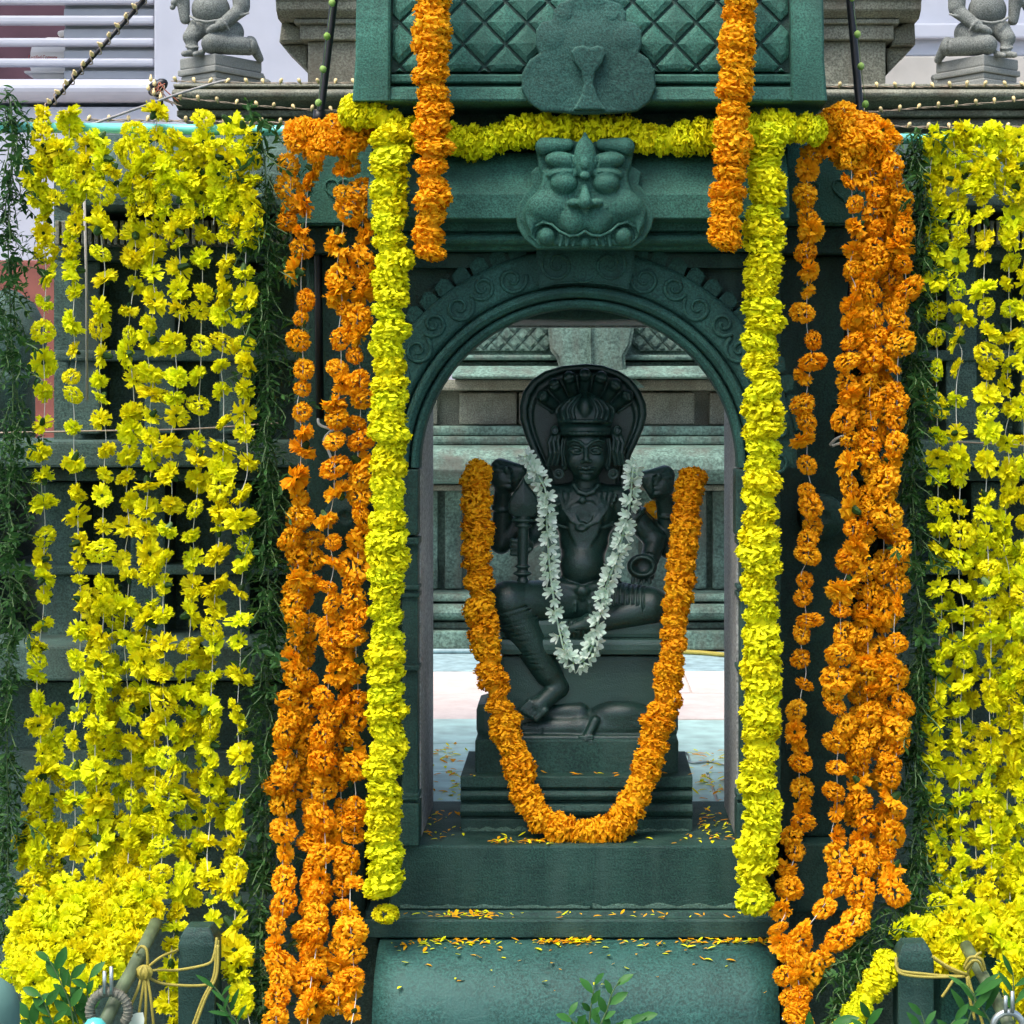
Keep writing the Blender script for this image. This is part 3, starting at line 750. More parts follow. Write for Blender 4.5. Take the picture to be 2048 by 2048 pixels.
# ------------------------------------------------------------------ upper parapets with columns and seated figures
def parapet(label, px0, px1):
    Y = 0.62
    root = thing('parapet', label, 'parapet', (P((px0+px1)/2, 0, Y).x, Y, 0.9))
    s = lambda py: pl(py, Y)
    x0, x1 = P(px0, 0, Y).x, P(px1, 0, Y).x
    roll = [(1.3, s(166)), (Y+0.01, s(166)), (Y+0.008, s(172))]+[(Y+0.06-0.07*math.cos(R(a)), s(189)+0.020*math.sin(R(a))) for a in (60, 35, 10, -15, -40, -65)]+[(Y+0.07, s(212)), (Y+0.05, s(214)), (Y+0.05, s(226)), (1.3, s(226))]
    obj('roll_cornice', extrude_x(roll, x0, x1, 0.002, 6), M['grey'], root)
    obj('parapet_bed', extrude_x([(1.25, s(227)), (Y+0.075, s(227)), (Y+0.06, s(238)), (Y+0.06, s(246)), (Y+0.10, s(252)), (Y+0.10, s(300)), (1.25, s(300))], x0+0.03 if px0 < 700 else x0, x1, 0.002), M['grey'], root)
    return root
parapet('grey rolled stone parapet below the seated figure at upper left', 345, 790)
parapet('grey rolled stone parapet below the seated figure at upper right', 1570, 2260)
def column(label, px0, px1, flip):
    Y = 0.95
    root = thing('stone_column', label, 'column', (P((px0+px1)/2, 0, Y).x, Y, pl(166, .62)))
    s = lambda py: pl(py, Y)
    x = lambda px: P(px, 0, Y).x
    zb = pl(166, 0.62)+0.0008
    a, b = (px0, px1)
    sh = 612 if not flip else 1775
    xs = sorted((x(sh), x(px1 if not flip else px0)))
    obj('shaft', box(xs[0], xs[1], Y+0.03, 1.3, zb, s(78), 0.004), M['grey'], root)
    xn = sorted((x(sh-14 if not flip else sh+14), x(px1 if not flip else px0)))
    obj('neck_block', box(xn[0], xn[1], Y+0.01, 1.28, s(77.5), s(48), 0.004), M['grey'], root)
    obj('capital_ring', box(xn[0]-0.012, xn[1]+0.012, Y-0.004, 1.29, s(47.5), s(38), 0.004), M['grey'], root)
    prof = [(1.28, s(37.5)), (Y, s(37.5)), (Y-0.03, s(25)), (Y-0.035, s(8)), (Y-0.04, s(6)), (Y-0.05, s(-30)), (Y-0.03, s(-120)), (1.28, s(-120))]
    xe = sorted((x(556 if not flip else 1838), x(px1 if not flip else px0)))
    obj('abacus', extrude_x(prof, xe[0], xe[1], 0.003), M['grey'], root)
    # side bracket wedge
    pts = [(554, 78), (604, 77), (606, 130)] if not flip else [(1783, 84), (1836, 82), (1786, 135)]
    obj('bracket', prism([(x(p), s(q)) for p, q in pts], Y+0.08, Y+0.26, 0.003), M['grey'], root)
    pts = [(552, 76), (558, 30), (595, 50), (597, 76)] if not flip else [(1838, 81), (1836, 28), (1796, 50), (1790, 83)]
    obj('bracket_scroll', prism([(x(p), s(q)) for p, q in pts], Y+0.05, Y+0.28, 0.004), M['grey'], root)
    return root
column('grey stone column with bracket rising beside the roof at upper left', 612, 790, False)
column('grey stone column with bracket rising beside the roof at upper right', 1570, 1775, True)

# seated guardian figures (stone), sculpted once, mirrored for the other side
GS = Sculpt((340, -190, -75), (545, 124, 75), 2.6)
GS.ell((424, 22, 12), (38, 36, 36), 4); GS.ell((430, -38, 0), (42, 42, 34), 8); GS.ell((428, 60, 5), (34, 26, 28), 6)
GS.cap((398, -62, 0), (470, -62, 0), 20, 20, 10)
GS.ell((434, -118, 4), (34, 38, 34), 4); GS.ell((434, -148, 0), (28, 22, 28), 4)
GS.ell((418, -112, 34), (8, 12, 8), 3); GS.cap((440, -128, 38), (438, -108, 44), 4, 7, 2); GS.ell((452, -122, 32), (7, 5, 5), 1)
GS.cap((482, -55, 8), (486, 16, 18), 20, 17, 2); GS.cap((486, 22, 18), (450, 60, 46), 15, 11, 2); GS.ell((436, 67, 52), (16, 8, 9), 1.5, rot=-28)
GS.cap((392, -55, 0), (364, -12, 14), 17, 14, 3); GS.cap((364, -12, 14), (368, 4, 28), 13, 12, 3); GS.cap((370, 0, 24), (375, 44, 26), 14, 10, 1.5)
GS.ell((355, 10, 24), (9, 7, 8), 2); GS.ell((350, 20, 24), (6, 5, 6), 2)
GS.cap((464, 66, 6), (438, 90, 36), 25, 20, 3); GS.cap((432, 97, 50), (498, 94, 6), 20, 18, 2); GS.cap((500, 84, -4), (516, 114, -22), 13, 8, 4)
GS.cap((400, 60, 18), (389, 82, 38), 20, 16, 2.5); GS.cap((389, 86, 38), (394, 106, 42), 13, 11, 2); GS.cap((396, 114, 46), (380, 119, 62), 8, 6, 2); GS.cap((412, 115, 48), (402, 120, 64), 7, 5, 2)
GS.line([(382, 102, 50), (394, 106, 55), (405, 103, 50)], 3, 1)
GS.line([(388, 40, 38), (402, 50, 48), (424, 54, 52), (446, 50, 48), (460, 40, 34)], 3, 1); GS.line([(388, 32, 38), (402, 42, 48), (424, 46, 52), (446, 42, 48)], 2, 1, True)
GS.line([(470, 30, 30), (486, 38, 34), (502, 32, 28)], 2.5, 1); GS.line([(452, 50, 54), (460, 58, 54), (466, 68, 46)], 2.8, 1)
for yy in (0, 7): GS.line([(492+yy, 76, 16), (498+yy, 94, 22), (494+yy, 112, 14)], 2, 0.8, True)
GS.line([(404, 70, 44), (420, 84, 50), (428, 76, 50)], 2.5, 1, True)
gY = 0.80
gu = U(gY)
gl_me = GS.mesh('gana', lambda V: np.stack([(V[:, 0]-434)*gu, -V[:, 2]*gu, (120-V[:, 1])*gu], 1))
gl_me.materials.append(M['gana'])
gr_me = gl_me.copy()
co = np.empty(len(gr_me.vertices)*3, np.float32); gr_me.vertices.foreach_get('co', co); co[0::3] *= -1
gr_me.vertices.foreach_set('co', co); gr_me.flip_normals(); gr_me.update()
for flip, px, py, lab in ((False, 434, 120, 'seated grey stone guardian figure on moulded block at upper left'), (True, 1962, 122, 'seated grey stone guardian figure on moulded block at upper right')):
    c = P(px, py, gY); zb = pl(166, 0.62)+0.0008
    root = thing('guardian_figure', lab, 'statue', (c.x, gY, zb), 'stone guardians on the parapets')
    o = bpy.data.objects.new('body', gr_me if flip else gl_me); o.location = c; link(o, root)
    sg = -1 if flip else 1
    def rb(nm, w0, w1, d0, d1, z0, z1):
        bm = box(w0, w1, d0, d1, z0, z1, 0.004)
        bmesh.ops.rotate(bm, verts=bm.verts[:], matrix=Matrix.Rotation(R(38)*sg*-1, 3, 'Z')); bmesh.ops.translate(bm, verts=bm.verts[:], vec=(c.x+sg*0.006, gY+0.02, 0))
        obj(nm, bm, M['gana'], root)
    hz = c.z+0.003; h = hz-zb
    rb('base_block', -0.066, 0.066, -0.078, 0.078, zb, zb+h*0.34)
    rb('base_fillet', -0.061, 0.061, -0.073, 0.073, zb+h*0.345, zb+h*0.50)
    rb('base_roll', -0.067, 0.067, -0.079, 0.079, zb+h*0.505, zb+h*0.68)
    rb('base_top', -0.063, 0.063, -0.075, 0.075, zb+h*0.685, hz)
    S2 = Sculpt((-30, -70, -30), (30, 4, 30), 3)
    S2.cap((0, -10, 0), (6, -45, 0), 20, 15, 4).ell((0, -62, 0), (9, 8, 9), 3).ell((12, -50, 0), (10, 9, 10), 3).ell((-12, -6, 0), (14, 10, 14), 3)
    fme = S2.mesh('stone_bud', lambda V: np.stack([V[:, 0]*gu, -V[:, 2]*gu, -V[:, 1]*gu], 1)); fme.materials.append(M['gana'])
    fo = bpy.data.objects.new('stone_finial', fme); fo.location = P(522 if not flip else 1870, 160, gY+0.2); fo.location.z = zb; COL.objects.link(fo)
    tag(fo, 'rough stone finial just behind the guardian figure at upper '+('right' if flip else 'left'), 'finial')

# ------------------------------------------------------------------ rear shrine seen through the arch
rear = thing('rear_shrine', 'grey green moulded stone shrine seen through the arch behind the statue', 'shrine', (0, 3.6, SILL))
RY = 3.38
def rx(px): return P(px, 0, RY).x
def rz(py): return pl(py, RY)
rbx0, rbx1 = rx(700), rx(1640)
def rband(nm, y0, y1, dY, bev=0.01, mat='rear', a=None, b=None):
    return obj(nm, box(rx(a) if a else rbx0, rx(b) if b else rbx1, RY+dY, RY+1.2, rz(y1), rz(y0), bev), M[mat], rear)
rband('foot', 1262, 1300, 0.0); rband('foot_fillet', 1247, 1261, 0.05)
obj('base_roll', extrude_x([(RY+1.2, rz(1246))]+[(RY+0.07-0.07*math.cos(R(a)), rz(1226)-0.034*math.sin(R(a))) for a in range(80, -81, -20)]+[(RY+1.2, rz(1206))], rbx0, rbx1, 0), M['rear'], rear)
rband('base_fillet', 1190, 1205, 0.03)
rband('wall', 960, 1189, 0.24, 0, 'rear')
for a, b in ((800, 868), (882, 918), (1395, 1420), (1432, 1500), (1040, 1090), (1230, 1280)): rband('pilaster', 985, 1188, 0.20, 0.01, 'rear', a, b)
rband('bed_moulding', 972, 984, 0.12, 0.01, 'grey')
obj('roll_cornice', extrude_x([(RY+1.2, rz(970)), (RY+0.10, rz(970)), (RY-0.06, rz(962)), (RY-0.10, rz(940)), (RY-0.09, rz(915)), (RY-0.04, rz(897)), (RY+0.05, rz(891)), (RY+1.2, rz(891))], rbx0, rbx1, 0.004, 4), M['rear'], rear)
rband('step', 873, 890, 0.06); rband('step', 852, 872, 0.10)
rband('recess_wall', 770, 851, 0.22, 0, 'grey')
for a, b in ((800, 868), (912, 1030), (1035, 1150), (1155, 1280), (1285, 1395), (1425, 1500)): rband('recess_panel', 784, 850, 0.18, 0.008, 'grey', a, b)
rband('overhang', 758, 780, 0.12, 0.01, 'grey')
obj('eave', extrude_x([(RY+1.2, rz(757)), (RY-0.02, rz(757)), (RY-0.03, rz(752)), (RY+0.06, rz(731)), (RY+1.2, rz(731))], rx(905), rbx1, 0.004, 4), M['rear'], rear)
rband('eave_fillet', 721, 730, 0.14); rband('eave_fillet', 708, 719, 0.10)
rband('vault', 300, 706, 0.22, 0, 'rear')
for i in range(22):
    for j in range(7):
        xc = 850+i*32+(16 if j % 2 else 0); yc = 698-j*17
        if 1100 < xc < 1270: continue
        pts = [(rx(xc-15), rz(yc)), (rx(xc), rz(yc+15.5)), (rx(xc+15), rz(yc)), (rx(xc), rz(yc-15.5))]
        if yc+15 > 708: pts = [(rx(xc-15), rz(yc)), (rx(xc+15), rz(yc)), (rx(xc), rz(yc-15.5))]
        obj('diamond_tile', prism(pts, RY+0.195, RY+0.225, 0.008), M['rear'], rear)
obj('palmette', prism([(rx(x), rz(y)) for x, y in ((1075, 775), (1100, 757), (1118, 735), (1112, 715), (1100, 700), (1096, 660), (1102, 600), (1262, 600), (1268, 660), (1262, 690), (1250, 712), (1252, 735), (1265, 752), (1290, 775))], RY+0.02, RY+0.24, 0.012), M['rear'], rear)
obj('palmette_rib', prism([(rx(x), rz(y)) for x, y in ((1176, 775), (1179, 640), (1184, 640), (1187, 775))], RY-0.0, RY+0.03, 0.006), M['rear'], rear)

# ------------------------------------------------------------------ white building behind, left and right
bld = thing('white_building', 'white painted building with louvre panel behind the flower curtain at upper left', 'building', (P(200, 0, 6).x, 6.2, 0))
BY = 6.0
bx = lambda px: P(px, 0, BY).x
bz = lambda py: pl(py, BY)
obj('wall', box(bx(308), bx(1000), BY, BY+0.4, 0.0, bz(-420), 0.01), M['white_wall'], bld)
obj('wall', box(bx(-260), bx(307), BY+0.02, BY+0.4, 0.0, bz(212), 0.01), M['white_wall'], bld)
obj('interior_wall', box(bx(-260), bx(307), BY+0.9, BY+1.0, bz(212), bz(-420), 0), M['interior'], bld)
obj('backing_panel', box(bx(119), bx(306), BY+0.10, BY+0.14, bz(153), bz(-120), 0.004), M['white_panel'], bld)
for y0, y1 in ((28, 45), (73, 88), (114, 129), (-62, -46), (-107, -92), (-17, 4)):
    obj('louvre_rail', box(bx(-260), bx(305), BY+0.03, BY+0.095, bz(y1), bz(y0), 0.012), M['white_wall'], bld)
for y0, y1 in ((5, 27), (46, 72), (89, 113), (130, 153)):
    obj('louvre_slat', box(bx(119.5), bx(304), BY+0.075, BY+0.099, bz(y1), bz(y0+6), 0.006), M['white_panel'], bld)
obj('roll_sill', extrude_x([(BY+0.4, bz(154))]+[(BY+0.03-0.09*math.cos(R(a)), bz(180)+0.058*math.sin(R(a))) for a in range(85, -86, -17)]+[(BY+0.4, bz(206))], bx(-260), bx(312), 0), M['white_wall'], bld)
tank = thing('water_tank', 'white plastic water tank with red print behind the louvre rails', 'tank', (bx(100), BY+0.45, bz(160)))
def tank_bm():
    bm = box(bx(33), bx(170), BY+0.16, BY+0.62, bz(154), bz(56), 0.09); return bm
to = obj('tank_body', tank_bm(), M['tank'], tank)
obj('tank_lid', box(bx(92), bx(150), BY+0.2, BY+0.56, bz(57), bz(44), 0.02), M['tank'], tank)
obj('tank_rib', box(bx(31), bx(172), BY+0.15, BY+0.63, bz(136), bz(131), 0.005), M['tank'], tank)
tx = bpy.data.curves.new('print', 'FONT'); tx.body = 'Certified Company'; tx.size = 0.026; tx.extrude = 0.0005
to2 = bpy.data.objects.new('tmp', tx); COL.objects.link(to2)
bpy.context.view_layer.update()
tm = bpy.data.meshes.new_from_object(to2.evaluated_get(bpy.context.evaluated_depsgraph_get())); bpy.data.objects.remove(to2)
tm.materials.clear(); tm.materials.append(M['red_ink'])
wtx = max(v.co.x for v in tm.vertices); sc_ = (bx(98)-bx(39))/wtx
for v in tm.vertices:
    x_, y_, z_ = v.co
    v.co = (bx(39)+x_*sc_, BY+0.157-z_, bz(107)+y_*sc_*1.5)
obj('red_print', tm, M['red_ink'], tank)
b2 = thing('white_building', 'white painted building with cream base behind the guardian at upper right', 'building', (P(1950, 0, 6).x, 6.2, 0))
obj('wall', box(bx(1500), bx(2500), BY, BY+0.4, bz(112), bz(-420), 0.01), M['white_wall'], b2)
obj('string_course', box(bx(1500), bx(2500), BY-0.05, BY-0.001, bz(80), bz(50), 0.01), M['white_wall'], b2)
obj('base_wall', box(bx(1500), bx(2500), BY-0.02, BY+0.4, 0.0, bz(113), 0.01), M['cream'], b2)
for i in range(2):
    o = obj('cloth_bundle', lathe([(0.01, 0.09), (0.05, 0.08), (0.075, 0.04), (0.06, 0.0)], 12), M['tank'], None)
    o.location = P((583, 555)[i], 158, 1.25); o.location.z = pl(166, .62)+0.001; o.scale = (0.55, 0.55, 0.55)
    tag(o, ('rounded pale stone knob on the left parapet nearest the column', 'rounded pale stone knob on the left parapet nearest the guardian figure')[i], 'knob'); o.name = 'rounded_stone'
cl = obj('folded_cloth', None or lathe([(0.02, 0.055), (0.06, 0.05), (0.085, 0.03), (0.09, 0.01), (0.07, 0.0)], 14), M['white_wall'], None)
for v in cl.data.vertices: v.co.z *= 1+0.5*math.sin(v.co.x*70); 
cl.location = P(1825, 160, 1.2); cl.location.z = pl(166, .62)+0.001; cl.scale = (0.5, 0.5, 0.7)
tag(cl, 'pale folded cloth lying on the right parapet', 'cloth')
# bits behind the left leaf string: red wall and stone dome
rw = obj('red_wall', box(P(-300, 0, 3).x, P(120, 0, 3).x, 3.0, 3.3, SILL, pl(520, 3), 0.01), M['brick']); tag(rw, 'low red plaster wall behind the leaf string at far left', 'wall')
dm = thing('stone_finial', 'weathered green stone dome finial behind the leaf string at far left', 'finial', P(20, 900, 1.2))
c = P(15, 0, 1.2); ud = U(1.2)
bm = lathe([(0.004, 0.16), (0.03, 0.15), (0.07, 0.12), (0.095, 0.07), (0.10, 0.02), (0.09, -0.03), (0.075, -0.05)], 24, (c.x, 1.2, pl(700, 1.2)))
obj('dome', bm, M['wing'], dm)
obj('dome_neck', lathe([(0.074, 0.20), (0.085, 0.19), (0.085, 0.16), (0.07, 0.15), (0.07, 0.0)], 24, (c.x, 1.2, pl(700, 1.2)-0.251)), M['wing'], dm)
obj('dome_pedestal', box(c.x-0.14, c.x+0.14, 1.06, 1.34, SILL-0.02, pl(700, 1.2)-0.2512, 0.01), M['wing'], dm)
#PART3
# ------------------------------------------------------------------ the statue
SY = 0.29
stat = thing('stone_statue', 'dark seated four armed stone figure under a serpent hood inside the niche', 'statue', (0, SY, SILL))
cs = conv_at(SY)
# pedestal
us = U(0.13)
def ped(nm, x0, x1, y0, y1, Yf, Yb, bev=0.004, mat='teal_dark'):
    a = P(x0, y1, Yf); b = P(x1, y0, Yf)
    return obj(nm, box(a.x, b.x, Yf, Yb, a.z, b.z, bev), M[mat], stat)
zsl = SILL+0.001
a = P(921, 0, 0.13).x; b = P(1385, 0, 0.13).x
z_ = lambda py: pl(py, 0.13)
obj('pedestal', extrude_x([(0.44, zsl), (0.135, zsl), (0.135, z_(1640)), (0.142, z_(1637)), (0.132, z_(1632)), (0.127, z_(1622)), (0.131, z_(1610)), (0.143, z_(1606)), (0.143, z_(1603)), (0.130, z_(1600)), (0.126, z_(1591)), (0.130, z_(1583)), (0.141, z_(1580)), (0.141, z_(1577)), (0.128, z_(1575)), (0.128, z_(1553)), (0.44, z_(1553))], a, b, 0.0015), M['teal_dark'], stat)
o = ped('upper_block', 950, 1357, 1479, 1552.6, 0.175, 0.42, 0.005)
# figure's own base: rounded back slab, seat courses
ZB = z_(1553)
zub = P(0, 1479, 0.175).z
def sb(nm, x0, x1, y0, y1, Yf, Yb, bev): 
    a = P(x0, y1, Yf); b = P(x1, y0, Yf)
    return obj(nm, box(a.x, b.x, Yf, Yb, a.z, b.z, bev), M['black'], stat)
sb('base_slab', 952, 1357, 1405, 1478.4, 0.245, 0.40, 0.018)
sb('seat_block', 1000, 1330, 1312, 1478.0, 0.225, 0.38, 0.008)
sb('seat_course', 992, 1334, 1278, 1311, 0.195, 0.395, 0.012)
sb('seat_course', 998, 1328, 1240, 1277, 0.205, 0.385, 0.010)
# lying figure under the foot
S = Sculpt((1020, 1395, -10), (1320, 1482, 105), 2.2)
S.cap((1050, 1452, 40), (1165, 1448, 46), 22, 26, 8); S.cap((1165, 1448, 46), (1300, 1440, 40), 28, 34, 10)
S.cap((1090, 1420, 30), (1160, 1418, 40), 18, 20, 8); S.ell((1240, 1420, 45), (60, 26, 30), 10)
S.box((1168, 1470, 40), (140, 12, 42), 6, 6)
S.cap((1190, 1430, 72), (1172, 1466, 82), 9, 8, 5)
for i in range(4): S.cap((1160, 1460+5*i, 84), (1184, 1458+5*i, 88), 2.6, 2.4, 1)
S.line([(1060, 1438, 62), (1090, 1441, 68), (1130, 1438, 72), (1158, 1432, 74)], 4, 2, True)
S.line([(1085, 1445, 66), (1082, 1470, 66)], 2.4, 1, True)
obj('lying_figure', S.mesh('lying_figure', conv_at(0.27)), M['black'], stat)
# body
B = Sculpt((960, 890, -70), (1375, 1440, 125), 2.4)
B.ell((1167, 1195, 0), (84, 48, 55), 8); B.ell((1165, 1128, 26), (46, 44, 40), 10); B.ell((1168, 1080, 8), (50, 50, 40), 14)
B.ell((1170, 1022, 4), (72, 60, 44), 12); B.cap((1104, 994, 0), (1238, 996, 0), 27, 27, 12); B.cap((1171, 985, 5), (1171, 935, 8), 26, 25, 8)
B.ell((1144, 1022, 32), (27, 26, 17), 8); B.ell((1196, 1022, 32), (27, 26, 17), 8)
# chest ornament, necklaces and pendant plate
B.plate([(1134, 1040), (1140, 1010), (1160, 1000), (1182, 1000), (1198, 1012), (1204, 1040), (1196, 1068), (1182, 1090), (1167, 1108), (1152, 1090), (1140, 1066)], 20, 50, 5, 4)
for dx in (30, 42, 52):
    B.line([(1170-dx, 985, 40-dx*0.25), (1170-dx*0.85, 1015, 50-dx*0.15), (1170-dx*0.5, 1040, 54), (1168, 1052, 56), (1170+dx*0.5, 1040, 54), (1170+dx*0.85, 1015, 50-dx*0.15), (1170+dx, 985, 40-dx*0.25)], 3.2, 1.5)
B.line([(1148, 970, 34), (1158, 982, 42), (1172, 987, 45), (1186, 982, 42), (1196, 970, 34)], 5, 2)
B.ell((1165, 998, 50), (8, 7, 6), 1.5); B.ell((1163, 1050, 54), (13, 10, 8), 2); B.ell((1163, 1050, 62), (8, 6, 5), 1, True)
B.line([(1112, 1046, 34), (1130, 1052, 42), (1150, 1056, 48)], 3, 1.5); B.line([(1226, 1046, 30), (1210, 1052, 40), (1186, 1056, 48)], 3, 1.5)
# belt
B.line([(1100, 1152, 34), (1125, 1166, 50), (1165, 1174, 62), (1205, 1166, 50), (1230, 1152, 34)], 8, 3); B.ell((1165, 1176, 66), (14, 11, 8), 2)
B.line([(1105, 1166, 38), (1135, 1180, 56), (1165, 1188, 64), (1195, 1180, 56), (1225, 1166, 38)], 4, 2)
# legs: hanging leg (left in the picture) and folded leg
B.cap((1135, 1200, 20), (1022, 1198, 72), 46, 40, 14); B.cap((1018, 1198, 72), (1096, 1338, 60), 42, 27, 8)
B.cap((1100, 1335, 60), (1116, 1366, 58), 23, 21, 5); B.cap((1118, 1368, 58), (1080, 1398, 86), 20, 17, 6); B.ell((1076, 1402, 88), (25, 14, 13), 5, rot=32)
for i in range(5):
    t = i/4; B.cap((1062+30*t, 1394+16*t-4, 92+5*t), (1046+28*t, 1410+17*t-4, 94+4*t), 7.2-0.8*abs(1-t), 6.8-1.2*t, 0.8)
B.line([(1080, 1332, 66), (1096, 1346, 80), (1122, 1338, 66)], 5.5, 2)
B.cap((1190, 1200, 20), (1300, 1204, 60), 46, 35, 12); B.cap((1302, 1210, 62), (1180, 1238, 78), 33, 20, 8); B.cap((1180, 1238, 80), (1140, 1250, 82), 17, 10, 5)
B.ell((1160, 1252, 70), (40, 24, 18), 8)
# dhoti folds as grooves round the shin, knee and folded leg
def ring(c0, ax, rr, a0, a1, n=10, slant=0.0):
    ax = np.array(ax, float); ax /= np.linalg.norm(ax)
    f = np.array((0, 0, 1.0)); f -= ax*(f@ax); f /= np.linalg.norm(f); g = np.cross(ax, f)
    return [tuple(np.array(c0)+rr*(f*math.cos(t)+g*math.sin(t))+ax*slant*t) for t in np.linspace(a0, a1, n)]
p0 = np.array((1018, 1198, 72.)); p1 = np.array((1098, 1340, 60.))
rg = random.Random(3)
for i in range(13):
    t = 0.08+0.068*i+rg.uniform(-.012, .012); a0_ = rg.uniform(-1.5, -.5); a1_ = rg.uniform(.5, 1.5)
    B.line(ring(p0+(p1-p0)*t, p1-p0, 42+(27-42)*t+1.2, a0_, a1_, 12, 9+rg.uniform(-3, 5)), rg.uniform(1.7, 2.4), 0.8, True)
p0 = np.array((1300, 1204, 60.)); p1 = np.array((1190, 1200, 20.))
for i in range(7):
    t = 0.04+0.085*i; B.line(ring(p0+(p1-p0)*t, p1-p0, 35+11*t+0.6, -1.5, 1.3, 12, -6), 2.5, 0.8, True)
for i in range(9):
    x = 1126+9*i; B.line([(x, 1236, 86-0.1*(x-1160)**2/16), (x+1, 1250, 90-0.1*(x-1160)**2/16), (x, 1274, 80-0.1*(x-1160)**2/16)], 2.2, 0.6, True)
for i in range(5):
    B.line([(1060+i*12, 1166, 62-4*i), (1068+i*12, 1190, 76-5*i), (1064+i*12, 1216, 72-5*i)], 2.2, 0.8, True)
# arms
B.cap((1106, 998, 4), (1064, 1070, 6), 26, 23, 8); B.cap((1064, 1072, 8), (1042, 1092, 46), 22, 17, 6); B.ell((1040, 1092, 50), (17, 15, 14), 4)
for i in range(4): B.cap((1026, 1078+8.5*i, 56), (1056, 1080+8.5*i, 64), 5, 4.4, 1)
B.cap((1050, 1108, 56), (1062, 1094, 64), 5, 4, 1)
B.cap((1236, 998, 4), (1308, 1078, 6), 26, 22, 8); B.cap((1310, 1080, 8), (1292, 1136, 46), 22, 17, 6); B.ell((1288, 1148, 50), (20, 12, 16), 4)
for i in range(4): B.cap((1266+10*i, 1142, 62), (1264+11*i, 1160, 64), 4.8, 4.2, 1)
for c, d in (((1084, 1034, 8), (-.5, .8, 0)), ((1268, 1036, 8), (.68, .73, 0))):
    B.line(ring(c, d, 26, -2.2, 2.2, 14), 5, 2); B.ell((c[0], c[1]-3, 30), (10, 12, 7), 2)
B.line(ring((1050, 1086, 34), (-.5, .4, .8), 17, -3, 3, 14), 4, 1.5); B.line(ring((1297, 1116, 34), (-.3, .8, .6), 16, -3, 3, 14), 4, 1.5)
# raised rear arms
for s, sx, ex, hx, hy, ey in ((-1, 1108, 1002, 1008, 958, 1086), (1, 1234, 1338, 1322, 972, 1096)):
    B.cap((sx, 1000, -22), (ex, ey, -18), 25, 23, 8); B.cap((ex, ey, -18), (ex-s*4, hy+50, -6), 22, 19, 6); B.cap((ex-s*4, hy+50, -6), (hx, hy, 14), 19, 18, 6)
    B.ell((hx, hy, 16), (26, 27, 19), 5)
    for i in range(4): B.cap((hx-s*12, hy-16+10*i, 30), (hx+s*16, hy-18+10*i, 26), 5.4, 4.6, 1)
    B.cap((hx-s*16, hy+12, 22), (hx-s*6, hy-22, 34), 6, 5, 1.5)
    B.line(ring((ex-s*2, hy+58, -4), (0, -1, .2), 17, -3, 3, 14), 4.5, 1.5)
    B.cap((hx+s*6, hy-20, 6), (hx-s*32, hy-18, 12), 22, 12, 6); B.cap((hx-s*34, hy-16, 12), (hx-s*16, hy+18, 14), 12, 9, 6)
    B.line([(hx+s*14, hy-34, 20), (hx, hy-30, 28), (hx-s*20, hy-28, 26)], 3, 1, True)
for t in np.linspace(-1.35, 1.35, 19):
    B.ell((1170+62*math.sin(t), 978+58*math.cos(t), 47-14*abs(math.sin(t))), (4.2, 4.2, 4.2), 0.8)
for t in np.linspace(-1.2, 1.2, 13):
    B.ell((1165+52*math.sin(t), 1150+26*math.cos(t), 60-26*abs(math.sin(t))), (4.4, 4.4, 4.4), 0.8)
for dx in (-30, -15, 15, 30):
    B.line([(1165+dx, 1182, 58), (1165+dx*0.9, 1200, 64), (1165+dx*.95, 1216, 62)], 3.4, 1)
obj('body', B.mesh('statue_body', cs), M['black'], stat)
# staff with leaf-shaped head (held in the lower hand)
S = Sculpt((1012, 945, 30), (1088, 1180, 100), 1.7)
S.plate([(1049, 952), (1056, 966), (1072, 986), (1079, 1004), (1078, 1022), (1068, 1031), (1030, 1031), (1020, 1022), (1019, 1004), (1027, 985), (1042, 966)], 52, 72, 5, 0, dome=0.25)
for dx in (-16, -7, 7, 16): S.line([(1049+dx*0.45, 985, 84), (1049+dx, 1000, 84), (1049+dx*1.0, 1018, 82)], 2.0, 0.6, True)
S.cap((1049, 1030, 62), (1047, 1140, 62), 11, 11, 3); S.ell((1049, 1037, 62), (24, 6, 15), 2); S.ell((1049, 1048, 62), (17, 5, 13), 2)
S.ell((1047, 1128, 62), (16, 5, 14), 2); S.ell((1047, 1142, 62), (19, 6, 15), 2); S.ell((1047, 1160, 62), (13, 14, 12), 3)
obj('staff', S.mesh('staff', cs), M['black'], stat)
# bowl in the other lower hand
S = Sculpt((1248, 1092, 30), (1318, 1165, 105), 1.7)
S.ell((1282, 1128, 66), (30, 25, 22), 0); S.ell((1282, 1125, 84), (21, 17, 16), 1, True); S.line([(1282+22*math.cos(t), 1126+18*math.sin(t), 82-2*math.sin(t)) for t in np.linspace(0, 6.3, 24)], 3.2, 1)
obj('bowl', S.mesh('bowl', cs), M['black'], stat)
